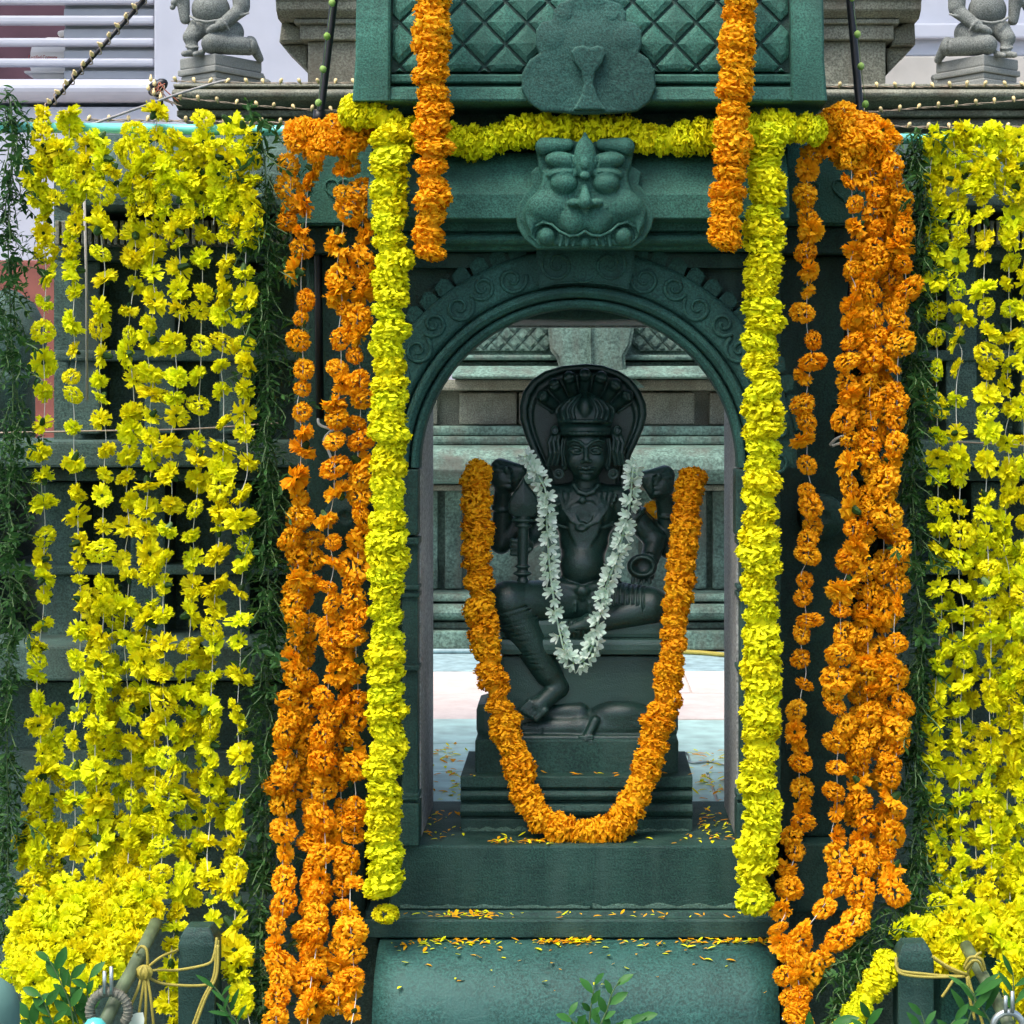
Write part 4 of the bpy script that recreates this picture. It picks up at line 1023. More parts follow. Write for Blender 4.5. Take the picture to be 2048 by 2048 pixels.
# hood with serpent heads
S = Sculpt((1020, 715, -70), (1310, 1000, 60), 2.0)
hood = [(1172, 727), (1205, 730), (1238, 741), (1263, 757), (1282, 782), (1293, 808), (1295, 830), (1289, 855), (1276, 885), (1263, 912), (1256, 938), (1248, 992), (1096, 992), (1078, 938), (1064, 908), (1049, 872), (1039, 838), (1038, 812), (1045, 784), (1062, 760), (1088, 742), (1125, 731)]
S.plate(hood, -52, -18, 8, 0)
inner = [((x-1170)*0.88+1170, (y-850)*0.90+850) for x, y in hood]
S.plate(inner, -28, 10, 6, 5, True)
S.plate([((x-1170)*0.80+1170, (y-860)*0.86+866) for x, y in hood], -40, -24, 4, 4)
for i in range(7):
    a = R(-54+18*i); cx, cy = 1170+math.sin(a)*104, 852-math.cos(a)*102
    bx_, by_ = 1170+math.sin(a)*72, 850-math.cos(a)*64
    S.cap((bx_, by_, -20), (cx, cy, -8), 10, 13, 4); S.ell((cx, cy, 0), (13, 13, 14), 3)
    px_, py_ = math.cos(a), math.sin(a)
    for e in (-1, 1):
        S.ell((cx+px_*8*e, cy+py_*8*e, 12), (3.6, 3.6, 3), 0.8)
        S.line([(bx_+px_*14*e, by_+py_*14*e, -22), (cx+px_*16*e, cy+py_*16*e, -14)], 3, 1)
    S.line([(cx-px_*9-math.sin(a)*-6, cy-py_*9+math.cos(a)*7, 12), (cx+px_*9, cy+py_*9+math.cos(a)*7, 12)], 1.8, 0.5, True)
obj('hood', S.mesh('hood', cs), M['black'], stat)
# head: face, ears, ornaments
H = Sculpt((1080, 845, -30), (1262, 975, 95), 1.4)
H.ell((1172, 902, 24), (42, 52, 40), 0); H.ell((1172, 930, 34), (32, 30, 28), 10); H.ell((1172, 886, 40), (36, 26, 24), 8)
H.ell((1151, 920, 50), (16, 17, 12), 8); H.ell((1193, 920, 50), (16, 17, 12), 8); H.ell((1172, 951, 58), (12, 9, 8), 6)
for s in (-1, 1):
    X = lambda x: 1172+s*x
    H.ell((X(19), 899, 58), (15, 9, 9), 3, True)                     # socket
    H.ell((X(19), 899, 54), (13, 7.5, 9), 1.5)                       # eyeball
    H.line([(X(7), 900, 63), (X(14), 894.5, 66), (X(22), 893.5, 65), (X(33), 898, 56)], 2.0, 0.8)
    H.line([(X(7), 901, 63), (X(14), 905.5, 64.5), (X(24), 905, 63), (X(33), 899, 56)], 1.5, 0.6)
    H.line([(X(9), 899.8, 65.5), (X(18), 899.2, 66.5), (X(30), 898.6, 60)], 1.3, 0.4, True)
    H.line([(X(4), 890, 66), (X(12), 883, 66), (X(24), 879, 61), (X(36), 884, 50)], 2.6, 1.5)
    H.ell((X(7), 921, 71), (6, 5, 6), 2.5)
    H.ell((X(6), 925, 75), (2.6, 2, 3), 0.6, True)
    H.line([(X(10), 926, 66), (X(17), 934, 62), (X(20), 941, 58)], 1.6, 1.2, True)
    H.cap((X(40), 880, 18), (X(43), 935, 20), 8, 6, 4); H.line([(X(46), 878, 24), (X(49), 900, 26), (X(46), 930, 26)], 3, 1)
    H.ell((X(54), 947, 26), (11, 11, 10), 1); H.line([(X(54)+9*math.cos(t), 947+9*math.sin(t), 34) for t in np.linspace(0, 6.3, 14)], 2, 0.8); H.ell((X(54), 947, 36), (4, 4, 4), 0.8)
    for j in range(3):
        H.line([(X(50+9*j), 862+4*j, 12), (X(56+9*j), 880+3*j, 18), (X(53+9*j), 905, 20), (X(58+9*j), 928, 16)], 4.2, 1)
    H.ell((X(62), 862, 14), (10, 12, 10), 3); H.line([(X(62)+6*math.cos(t), 860+7*math.sin(t), 24) for t in np.linspace(0, 5, 10)], 2, 0.6)
H.cap((1172, 892, 64), (1172, 917, 75), 4.2, 6.5, 3)
H.line([(1158, 936, 62), (1165, 933.5, 68), (1172, 935, 70), (1179, 933.5, 68), (1187, 936, 62)], 3.0, 1.5)
H.line([(1161, 941.5, 64), (1172, 943, 69), (1184, 941.5, 64)], 3.4, 1.5)
H.line([(1155, 937, 61), (1164, 938.6, 69), (1172, 939.2, 72), (1180, 938.6, 69), (1189, 937, 61)], 1.3, 0.4, True)
H.cap((1172, 950, 10), (1172, 972, 8), 26, 28, 4)
obj('head', H.mesh('head', cs), M['black'], stat)
# crown of looped locks with band
S = Sculpt((1100, 770, -30), (1244, 880, 95), 1.4)
S.ell((1170, 838, 10), (56, 50, 46), 0); S.ell((1170, 858, 24), (52, 17, 46), 4)
S.line(ring((1170, 866, 24), (0, 1, 0), 46, -2.2, 2.2, 24), 4, 2); S.line(ring((1170, 842, 18), (0, 1, 0), 48, -2.2, 2.2, 24), 3.4, 2)
def dome(x, y):
    q = 1-((x-1170)/56)**2-((y-838)/52)**2
    return 10+46*math.sqrt(max(q, 0.02))
S.ell((1170, 818, 44), (15, 24, 16), 2); S.cap((1170, 806, 44), (1170, 786, 34), 10, 2, 3)
for s in (-1, 1):
    for j in range(4):
        xs = [(1170+s*(20+10*j), 842), (1170+s*(25+10.5*j), 822), (1170+s*(18+10*j), 804-j*-2), (1170+s*(3+8*j), 786+4*j)]
        S.line([(x, y, dome(x, y)+2) for x, y in (tuple(p) for p in smooth_path([Vector((*q, 0)) for q in xs], 4) for p in [(p.x, p.y)])], 3.6, 0.8)
        xs = [(x+s*5, y) for x, y in xs]
        S.line([(p.x, p.y, dome(p.x, p.y)+3) for p in smooth_path([Vector((*q, 0)) for q in xs], 4)], 1.7, 0.5, True)
obj('crown', S.mesh('crown', cs), M['black'], stat)

# ------------------------------------------------------------------ blooms
def bloom(name, n, Rr, flat, plen, pw, seed, mat, pol=(5, 175), calyx=True, core=0.35, ruff=0.25, tilt=0.6):
    r = random.Random(seed); v = []; f = []; mi = []
    for i in range(n):
        t = (i+0.5)/n
        c = math.cos(R(pol[0]))+(math.cos(R(pol[1]))-math.cos(R(pol[0])))*t
        c += r.uniform(-0.08, 0.08); c = max(-1, min(1, c)); th = math.acos(c); ph = i*2.39996+r.uniform(-0.3, 0.3)
        d = Vector((math.sin(th)*math.cos(ph), math.sin(th)*math.sin(ph), math.cos(th)))
        d += Vector((r.uniform(-1, 1), r.uniform(-1, 1), r.uniform(-1, 1)))*0.16; d.normalize()
        q = Vector((0, 0, 1)) if abs(d.z) < 0.8 else Vector((1, 0, 0))
        u = d.cross(q); u.normalize(); u = Quaternion(d, r.gauss(0, tilt)) @ u; nn = d.cross(u)
        L = Rr*r.uniform(1-ruff, 1.05); W = pw*r.uniform(0.7, 1.25); b0 = L-plen*r.uniform(0.85, 1.2)
        b0 = max(b0, Rr*core*0.3); bend = r.uniform(-0.45, 0.45)*plen
        k = len(v)
        def pt(l, w_, h_):
            p = d*l+u*w_+nn*h_; v.append((p.x, p.y, p.z*flat))
        pt(b0, -W*0.22, 0); pt(b0, W*0.22, 0)
        pt(b0+(L-b0)*0.6, -W*0.48, bend*0.6); pt(b0+(L-b0)*0.6, W*0.48, bend*0.5)
        pt(L*r.uniform(.93, 1), W*0.5, bend*1.6+r.uniform(-.2, .2)*W); pt(L*0.93, 0, bend*1.2); pt(L*r.uniform(.93, 1.03), -W*0.5, bend*1.5+r.uniform(-.2, .2)*W)
        f += [(k, k+1, k+3, k+2), (k+2, k+3, k+4, k+5), (k+2, k+5, k+6)]; mi += [0, 0, 0]
    if calyx:
        k = len(v); m = 6
        for rr, zz in ((0.28, -0.05), (0.20, -0.45), (0.11, -0.62)):
            for j in range(m): v.append((Rr*rr*math.cos(2*math.pi*j/m), Rr*rr*math.sin(2*math.pi*j/m), Rr*zz))
        for a_ in range(2):
            for j in range(m): f.append((k+a_*m+j, k+a_*m+(j+1) % m, k+(a_+1)*m+(j+1) % m, k+(a_+1)*m+j)); mi.append(1)
        f.append(tuple(k+2*m+j for j in range(m))); mi.append(1)
        # dark green eye seen from the front
        k = len(v)
        for j in range(m): v.append((Rr*.15*math.cos(2*math.pi*j/m), Rr*.15*math.sin(2*math.pi*j/m), Rr*.12))
        v.append((0, 0, Rr*0.2))
        for j in range(m): f.append((k+j, k+(j+1) % m, k+m)); mi.append(1)
    me = bpy.data.meshes.new(name); me.from_pydata(v, [], f)
    me.materials.append(M[mat]); me.materials.append(M['calyx'])
    me.polygons.foreach_set('material_index', mi); me.update()
    return me
def ruffle(name, n, Rr, flat, seed, mat):
    """tight marigold head: many short cupped florets whose tips turn outward"""
    r = random.Random(seed); v = []; f = []
    for i in range(n):
        c = 0.98-1.96*(i+0.5)/n+r.uniform(-.06, .06); c = max(-1, min(1, c)); th = math.acos(c); ph = i*2.39996+r.uniform(-.25, .25)
        d = Vector((math.sin(th)*math.cos(ph), math.sin(th)*math.sin(ph), math.cos(th)))
        q_ = Vector((0, 0, 1)) if abs(d.z) < .8 else Vector((1, 0, 0)); u = d.cross(q_).normalized(); u = Quaternion(d, r.uniform(0, 6.28)) @ u; nn = d.cross(u)
        L = Rr*r.uniform(.86, 1.05); W = Rr*r.uniform(.15, .23); T_ = Rr*r.uniform(.10, .22); k = len(v)
        rows = ((.60*L, .35*W, 0), (.86*L, .85*W, .10*T_), (.98*L, 1.05*W, .55*T_), (.96*L, .8*W, 1.15*T_))
        for j, (l_, w_, h_) in enumerate(rows):
            for e in (-1, 0, 1):
                ll = l_+(r.uniform(-.05, .05)*Rr if j == 3 else 0)+(-.05*Rr if e == 0 and j >= 2 else 0)
                p_ = d*ll+u*w_*e+nn*(h_+r.uniform(-.02, .02)*Rr); v.append((p_.x, p_.y, p_.z*flat))
        for j in range(3):
            for e in range(2): f.append((k+j*3+e, k+j*3+e+1, k+j*3+e+4, k+j*3+e+3))
    me = bpy.data.meshes.new(name); me.from_pydata(v, [], f); me.materials.append(M[mat]); me.update(); return me
LOOSE = {}; PACK = {}
for mat in ('yellow', 'orange', 'lime'):
    LOOSE[mat] = [bloom('loose_'+mat, (70, 84, 92, 64, 56, 80)[k], 0.0265, (.8, .75, .85, .9, .95, .7)[k], 0.016, (.0105, .0095, .009, .011, .011, .0095)[k], 40+k, mat, ((26, 110), (6, 115), (4, 125), (38, 100), (48, 96), (16, 112))[k], k in (0, 3, 4), ruff=0.36, tilt=.9) for k in range(6)]
for k in range(4):
    LOOSE['orange'][k] = ruffle('loose_orange', 100+8*k, 0.0265, (.72, .85, .66, .9)[k], 500+k, 'orange')
LOOSE['yellow'] += [ruffle('loose_yellow', 88, 0.0255, .7, 520, 'yellow'), bloom('loose_yellow', 46, 0.0265, .55, .018, .010, 47, 'yellow', (30, 92), True, ruff=.5, tilt=1.1)]
for mat in ('lime', 'orange', 'amber', 'yellow'):
    PACK[mat] = [ruffle('packed_'+mat, 160, 0.0415, (0.62, .7, .78, .66, .72)[k], 80+k, mat) for k in range(5)]
CORES = {}
def core_mat(mat): return M[mat]
def place(me, parent, loc, rot, sc, name='bloom'):
    o = bpy.data.objects.new(name, me); o.location = loc; o.rotation_mode = 'QUATERNION'; o.rotation_quaternion = rot
    o.scale = sc if hasattr(sc, '__len__') else (sc, sc, sc)
    return link(o, parent)
def walk(path):
    L = [0.0]
    for p, q in zip(path, path[1:]): L.append(L[-1]+(q-p).length)
    def at(s):
        s = max(0, min(L[-1], s))
        import bisect
        i = min(max(bisect.bisect_right(L, s)-1, 0), len(path)-2)
        t = (s-L[i])/max(L[i+1]-L[i], 1e-9)
        return path[i].lerp(path[i+1], t), (path[i+1]-path[i]).normalized()
    return at, L[-1]
def loose_string(label, pts, mat, gap, size=1.0, group=None, depth=None, seed=0, jit=5, y_end=None, name='flower_string'):
    """pts: photo positions (px, py[, Y]) of one thread; gap(py) spacing in photo pixels"""
    r = random.Random(seed*7+3)
    P3 = [P(p[0], p[1], p[2] if len(p) > 2 else depth(p[1])) for p in pts]
    path = smooth_path(P3, 6); at, L = walk(path)
    root = thing(name, label, 'garland', P3[0], group)
    tube_obj('cord', path, 0.0009, M['cord'], root, 4)
    s = 0.0
    while s < L:
        p, t = at(s)
        py = 826-(p.z-EYE)/U(p.y)
        sz = size*r.uniform(0.74, 1.2)
        # bloom faces mostly the viewer or hangs sideways on the thread
        fac = Vector((r.uniform(-1, 1), r.uniform(-1.2, 0.5), r.uniform(-1.2, 0.9))).normalized()
        q = fac.to_track_quat('Z', 'Y') @ Quaternion((0, 0, 1), r.uniform(0, 6.28))
        place(LOOSE[mat][r.randrange(len(LOOSE[mat]))], root, p+Vector((r.uniform(-jit, jit)*.001, r.uniform(-10, 6)*.001, 0)), q, (sz*r.uniform(.75, 1.12), sz*r.uniform(.75, 1.12), sz*r.uniform(.7, 1.1)))
        s += gap(py)*r.uniform(0.62, 1.38)*0.001
    return root
def packed_garland(label, pts, mat, rad, step=0.030, group=None, seed=0, name='flower_garland'):
    r = random.Random(seed*13+5)
    P3 = [P(*p) for p in pts]; path = smooth_path(P3, 10); at, L = walk(path)
    root = thing(name, label, 'garland', P3[0], group)
    s = step*0.4; wv = 0
    while s < L:
        p, t = at(s)
        q = t.to_track_quat('Z', 'Y') @ Euler((r.gauss(0, .24), r.gauss(0, .24), r.uniform(0, 6.28))).to_quaternion()
        sc = rad/0.040*r.uniform(0.86, 1.09)*(1+0.05*math.sin(s*23+seed))
        place(PACK[mat][r.randrange(5)], root, p+Vector((r.gauss(0, .003), r.gauss(0, .002), 0)), q, (sc, sc, sc*r.uniform(.85, 1.1)))
        s += step*r.uniform(0.9, 1.35)
    tube_obj('cord', path, rad*0.5, M[mat], root, 8)
    return root

# thick garlands on the shrine front
packed_garland('thick lemon yellow marigold garland hanging down left of the arch', [(776, 262, -.17), (778, 400, -.17), (780, 520, -.17), (779, 700, -.17), (778, 900, -.17), (774, 1100, -.165), (771, 1300, -.16), (772, 1500, -.155), (769, 1650, -.15), (768, 1790, -.15)], 'lime', 0.0395, 0.0285, 'thick yellow garlands flanking the arch', 1)
packed_garland('thick lemon yellow marigold garland hanging down right of the arch', [(1532, 262, -.17), (1534, 330, -.17), (1530, 480, -.17), (1524, 700, -.17), (1528, 900, -.17), (1520, 1060, -.165), (1523, 1300, -.16), (1520, 1500, -.155), (1520, 1650, -.15), (1505, 1800, -.15)], 'lime', 0.0395, 0.0285, 'thick yellow garlands flanking the arch', 2)
g = packed_garland('thick yellow marigold garland lying across the beam under the roof', [(688, 218, -.12), (720, 226, -.12), (760, 232, -.12), (800, 262, -.11), (900, 280, -.105), (970, 285, -.10), (1050, 262, -.10), (1160, 265, -.10), (1250, 268, -.10), (1330, 282, -.10), (1400, 272, -.105), (1480, 268, -.11), (1560, 252, -.115), (1640, 262, -.12)], 'lime', 0.036, 0.0265, None, 3)
packed_garland('thick orange marigold garland hanging over the left side of the lattice roof', [(868, -140, -.18), (866, -40, -.215), (864, 80, -.225), (866, 220, -.225), (862, 360, -.222), (858, 510, -.22)], 'orange', 0.0365, 0.0285, 'orange garlands hanging over the roof', 4)
packed_garland('thick orange marigold garland hanging over the right side of the lattice roof', [(1474, -140, -.18), (1474, -40, -.215), (1472, 100, -.225), (1464, 240, -.225), (1456, 380, -.222), (1452, 488, -.22)], 'orange', 0.0365, 0.0285, 'orange garlands hanging over the roof', 5)
lo = obj('single_bloom', PACK['yellow'][0].copy(), None, None); lo.location = P(772, 1828, -.15); lo.scale = (.68, .68, .75)
tag(lo, 'single yellow marigold hanging just under the left thick yellow garland', 'flower')
# statue garlands
UG = [(955, 938, .20), (955, 985, .165), (955, 1039, .15), (958, 1147, .14), (966, 1256, .13), (977, 1310, .12), (985, 1357, .115), (1003, 1415, .11), (1020, 1484, .10), (1038, 1549, .09), (1062, 1606, .07), (1095, 1646, .055), (1150, 1666, .05), (1208, 1662, .05), (1252, 1636, .055), (1278, 1580, .07), (1296, 1525, .085), (1311, 1469, .10), (1326, 1415, .11), (1340, 1357, .115), (1347, 1300, .12), (1350, 1250, .13), (1359, 1165, .14), (1366, 1075, .15), (1376, 1002, .165), (1386, 955, .19)]
packed_garland('orange marigold garland looped in a deep U round the seated statue', UG, 'amber', 0.0335, 0.0225, None, 6)
def floret():
    r = random.Random(5); v = []; f = []
    for i in range(5):
        a = i*math.pi/2.5+r.uniform(-.3, .3); d = Vector((math.cos(a)*0.55, math.sin(a)*0.55, 1)).normalized(); u = Vector((-math.sin(a), math.cos(a), 0)); k = len(v)
        o_ = Vector((math.cos(a), math.sin(a), 0))
        for l, w_, e in ((0.002, 0.0014, 0), (0.010, 0.0052, 0.001), (0.020, 0.0062, 0.003), (0.026, 0.0026, 0.006)):
            c = d*l+o_*e
            v += [tuple(c-u*w_), tuple(c+u*w_)]
        f += [(k, k+1, k+3, k+2), (k+2, k+3, k+5, k+4), (k+4, k+5, k+7, k+6)]
    k = len(v)
    for rr, z in ((0.0012, -0.010), (0.0020, 0.002)):
        for j in range(5): v.append((rr*math.cos(j*1.2566), rr*math.sin(j*1.2566), z))
    for j in range(5): f.append((k+j, k+(j+1) % 5, k+5+(j+1) % 5, k+5+j))
    me = bpy.data.meshes.new('floret'); me.from_pydata(v, [], f); me.materials.append(M['white']); me.materials.append(M['bud'])
    me.polygons.foreach_set('material_index', [0]*15+[1]*5); me.update(); return me
FL = floret()
WG = [(1052, 912, .19), (1066, 932, .175), (1079, 955, .165), (1092, 988, .165), (1094, 1057, .17), (1099, 1129, .175), (1108, 1202, .165), (1119, 1263, .155), (1132, 1306, .15), (1156, 1326, .148), (1180, 1303, .15), (1195, 1249, .155), (1209, 1183, .165), (1231, 1122, .175), (1249, 1057, .175), (1260, 1002, .17), (1265, 948, .17), (1268, 922, .19)]
wroot = thing('white_flower_garland', 'white tuberose garland hanging round the neck of the statue', 'garland', P(*WG[0]))
path = smooth_path([P(*p) for p in WG], 8); at, L = walk(path)
tube_obj('cord', path, 0.0022, M['white'], wroot, 5)
s = 0; r = random.Random(9)
while s < L:
    p, t = at(s)
    for sd_ in (-1, 1, 0):
        if r.random() < (0.22 if sd_ else 0.75): continue
        side = Vector((t.z, 0, -t.x)).normalized()*sd_
        d = (side*0.9+t*(-0.15 if s < L/2 else 0.25)+Vector((0, -0.75, -0.25))+Vector((r.uniform(-1, 1), r.uniform(-.6, .3), r.uniform(-1, 1)))*0.42).normalized()
        place(FL, wroot, p+d*0.004, d.to_track_quat('Z', 'Y') @ Quaternion((0, 0, 1), r.uniform(0, 6)), r.uniform(0.5, 0.78), 'floret')
    s += r.uniform(0.009, 0.014)
# loose orange blossoms tucked behind the arms
for k, (x, y, sc, lab) in enumerate(((986, 1000, .34, 'small tuft of orange marigold behind the raised left arm of the statue'), (1308, 1020, .62, 'flattened orange marigold tucked behind the raised right arm of the statue'))):
    o = obj('marigold_tuft', PACK['orange'][k].copy(), None, None); o.location = P(x, y, .315); o.scale = (sc, sc*.5, sc*1.2); tag(o, lab, 'flower')

# ------------------------------------------------------------------ curtain pole and strings
pl_o = tube_obj('curtain_pole', [P(-160, 252, -.03), P(600, 262, -.03), P(758, 263, -.03)], 0.0105, M['pole'], None, 12)
tag(pl_o, 'turquoise painted pole carrying the left flower curtain', 'pole')
pr_o = tube_obj('curtain_pole', [P(1560, 268, -.03), P(1780, 277, -.03), P(2240, 288, -.03)], 0.0105, M['pole'], None, 12)
tag(pr_o, 'turquoise painted pole carrying the right flower curtain', 'pole')
def dcurt(base):
    def f(py): return base-(0.0 if py < 1650 else ((py-1650)/400)**1.2*0.22)
    return f
def gy(py):
    if py < 300: return 34
    if py < 480: return 37
    if py < 900: return 50
    if py < 1200: return 48
    if py < 1700: return 46
    return 36
YS = [
 [(90, 222), (88, 300), (87, 450), (92, 560), (86, 680), (90, 800), (82, 948), (90, 1042), (87, 1130), (87, 1216), (78, 1296), (74, 1377), (81, 1457), (80, 1580), (78, 1650), (66, 1780)],
 [(140, 226), (138, 330), (150, 435), (141, 490), (152, 543), (146, 638), (152, 723), (141, 770), (148, 825), (148, 905), (155, 1000), (157, 1115), (162, 1205), (160, 1300), (158, 1400), (146, 1480), (150, 1600), (148, 1720), (130, 1830)],
 [(205, 275), (206, 330), (199, 427), (204, 490), (210, 547), (204, 620), (202, 690), (199, 760), (204, 820), (212, 875), (208, 940), (206, 1035), (206, 1082), (203, 1147), (208, 1200), (204, 1300), (206, 1400), (190, 1500), (196, 1640), (190, 1760), (180, 1850)],
 [(268, 268), (264, 330), (268, 440), (272, 532), (262, 612), (256, 680), (264, 749), (268, 814), (260, 857), (253, 984), (258, 1050), (250, 1111), (257, 1172), (248, 1260), (254, 1360), (262, 1470), (262, 1600), (256, 1720), (246, 1820)],
 [(314, 226), (310, 330), (306, 440), (309, 485), (304, 543), (310, 598), (300, 660), (296, 716), (306, 765), (300, 820), (304, 920), (297, 975), (293, 1028), (295, 1090), (300, 1140), (304, 1200), (290, 1300), (300, 1400), (310, 1500), (308, 1620), (300, 1740), (292, 1830)],
 [(360, 276), (362, 330), (357, 460), (360, 518), (362, 580), (358, 650), (351, 700), (355, 763), (350, 823), (341, 880), (342, 926), (344, 995), (340, 1042), (337, 1090), (330, 1147), (326, 1209), (330, 1290), (326, 1380), (334, 1470), (340, 1560), (330, 1660), (318, 1770)],
 [(408, 238), (408, 330), (405, 493), (405, 558), (404, 608), (402, 670), (402, 723), (398, 818), (400, 870), (393, 915), (396, 962), (391, 1017), (386, 1070), (389, 1125), (382, 1212), (380, 1262), (372, 1330), (370, 1440), (368, 1560), (371, 1656), (364, 1740), (356, 1820), (344, 1891), (337, 1964), (340, 2050)],
 [(456, 246), (458, 340), (455, 475), (447, 572), (444, 634), (446, 690), (442, 734), (447, 785), (447, 840), (447, 897), (440, 980), (440, 1039), (438, 1080), (431, 1129), (430, 1180), (427, 1267), (424, 1350), (420, 1450), (418, 1560), (420, 1640), (414, 1720), (424, 1800), (430, 1850)],
 [(484, 256), (488, 340), (494, 440), (491, 525), (490, 583), (484, 640), (496, 698), (491, 745), (488, 825), (494, 890), (494, 950), (480, 1000), (485, 1079), (485, 1147), (480, 1190), (482, 1252), (480, 1330), (475, 1420), (478, 1500), (482, 1565), (472, 1649), (480, 1696), (471, 1747), (472, 1800), (468, 1860), (467, 1910), (485, 1982), (500, 2050)],
]
ORD = ['first', 'second', 'third', 'fourth', 'fifth', 'sixth', 'seventh', 'eighth', 'ninth', 'tenth', 'eleventh', 'twelfth']
for k, s_ in enumerate(YS):
    loose_string('%s long yellow marigold string from the left in the left flower curtain' % ORD[k], s_, 'yellow', gy, 1.18, 'yellow strings of the left curtain', dcurt(-0.045-0.012*(k % 3)), 100+k)
# short doubled strings at the top of the left curtain
for k, (x, y0, y1) in enumerate(((72, 330, 410), (118, 300, 400), (172, 290, 400), (236, 300, 380), (288, 285, 452), (334, 290, 440), (384, 295, 455), (432, 285, 450), (468, 300, 460), (504, 280, 460))):
    loose_string('short yellow string doubled over the left pole, %s of ten from the left' % ORD[k], [(x, y0), (x+rnd.uniform(-8, 8), (y0+y1)/2), (x+rnd.uniform(-6, 6), y1)], 'lime' if k % 3 == 0 else 'yellow', lambda py: 34, 1.03, 'short yellow strings over the left pole', lambda py, k=k: -0.062-0.008*(k % 2), 140+k)
# second layer of strings filling the lower part of the left curtain
for k, (x, y0, y1) in enumerate(sorted(((112, 1420, 1880), (182, 1190, 1900), (228, 1180, 1880), (282, 1220, 1850), (400, 1290, 1810), (452, 1560, 1800), (60, 1600, 1930), (130, 1560, 1960), (208, 1500, 1960), (300, 1480, 1840)))):
    loose_string('lower yellow string hanging behind the left curtain, %s of ten from the left' % ORD[k], [(x, y0), (x+rnd.uniform(-14, 14), y0+(y1-y0)*.33), (x+rnd.uniform(-14, 10), y0+(y1-y0)*.66), (x-rnd.uniform(0, 16), y1)], 'yellow', lambda py: 40, 1.08, 'lower yellow strings behind the left curtain', dcurt(-0.012), 160+k)
def heap(label, poly, n, Yf, mat, seed, group=None):
    r = random.Random(seed); xs = [p[0] for p in poly]; ys = [p[1] for p in poly]
    root = thing('flower_heap', label, 'flower heap', P(sum(xs)/len(xs), max(ys), Yf(max(ys))), group)
    got = []; tries = 0
    while len(got) < n and tries < 9000:
        tries += 1
        x, y = r.uniform(min(xs), max(xs)), r.uniform(min(ys), max(ys))
        if poly_sdf(np.array([x]), np.array([y]), poly)[0] > 0: continue
        if any((x-a)**2+(y-b)**2 < 20**2 for a, b in got): continue
        got.append((x, y))
        fac = Vector((r.uniform(-1, 1), r.uniform(-1.6, -0.2), r.uniform(-.5, 1.0))).normalized()
        place(LOOSE[mat][r.randrange(len(LOOSE[mat]))], root, P(x, y, Yf(y)+r.uniform(-.02, .02)), fac.to_track_quat('Z', 'Y') @ Quaternion((0, 0, 1), r.uniform(0, 6)), r.uniform(.9, 1.15))
    return root
heap('heap of yellow marigold strings draped over the base below the left curtain', [(70, 1800), (130, 1760), (200, 1790), (260, 1750), (330, 1790), (300, 1860), (240, 1925), (150, 1990), (60, 2000), (20, 1940), (20, 1880), (40, 1840)], 92, lambda y: -0.10-max(0, (y-1700)/300)*0.22, 'yellow', 31)
heap('lower fringe of yellow marigold heap at the bottom left corner', [(70, 1960), (150, 1990), (140, 2060), (60, 2060)], 22, lambda y: -0.30, 'yellow', 32)
# right curtain
YR = [
 [(1880, 268), (1877, 340), (1878, 453), (1875, 510), (1870, 561), (1875, 616), (1872, 670), (1875, 716), (1873, 770), (1875, 861), (1877, 915), (1876, 1006), (1879, 1078), (1875, 1122), (1877, 1170), (1884, 1205), (1878, 1290), (1873, 1350), (1868, 1430), (1872, 1520), (1868, 1610), (1872, 1700), (1880, 1790), (1860, 1860)],
 [(1930, 262), (1920, 340), (1915, 417), (1917, 475), (1913, 532), (1920, 634), (1917, 680), (1924, 709), (1913, 770), (1913, 850), (1917, 912), (1920, 970), (1918, 1028), (1920, 1082), (1917, 1126), (1920, 1176), (1928, 1220), (1926, 1290), (1928, 1340), (1920, 1420), (1924, 1500), (1918, 1590), (1922, 1680), (1920, 1740), (1930, 1830), (1900, 1890)],
 [(1968, 268), (1967, 384), (1969, 467), (1969, 522), (1967, 583), (1969, 648), (1975, 712), (1973, 774), (1973, 836), (1975, 905), (1973, 959), (1971, 1017), (1976, 1104), (1978, 1162), (1980, 1220), (1982, 1300), (1978, 1400), (1982, 1500), (1978, 1600), (1984, 1690), (1980, 1790), (1975, 1870)],
 [(2026, 270), (2024, 370), (2025, 449), (2018, 504), (2018, 551), (2018, 598), (2022, 649), (2018, 702), (2015, 760), (2022, 814), (2011, 865), (2018, 919), (2015, 984), (2011, 1028), (2008, 1097), (2018, 1144), (2020, 1249), (2022, 1340), (2018, 1430), (2024, 1520), (2014, 1600), (2022, 1700), (2020, 1800), (2030, 1890)],
 [(2062, 270), (2060, 420), (2052, 560), (2056, 700), (2048, 860), (2052, 1000), (2046, 1150), (2050, 1300), (2048, 1450), (2052, 1600), (2050, 1750), (2046, 1900), (2052, 2040)],
]
for k, s_ in enumerate(YR):
    loose_string('%s long yellow marigold string from the left in the right flower curtain' % ORD[k], s_, 'yellow', gy, 1.18, 'yellow strings of the right curtain', dcurt(-0.045-0.012*(k % 3)), 200+k)
for k, (x, y0, y1) in enumerate(((1868, 290, 400), (1905, 268, 380), (1948, 272, 400), (1990, 262, 370), (2008, 280, 400), (2040, 275, 380))):
    loose_string('short yellow string doubled over the right pole, %s of six from the left' % ORD[k], [(x, y0), (x+rnd.uniform(-8, 8), (y0+y1)/2), (x+rnd.uniform(-6, 6), y1)], 'lime' if k % 3 == 0 else 'yellow', lambda py: 34, 1.03, 'short yellow strings over the right pole', lambda py, k=k: -0.062-0.008*(k % 2), 240+k)
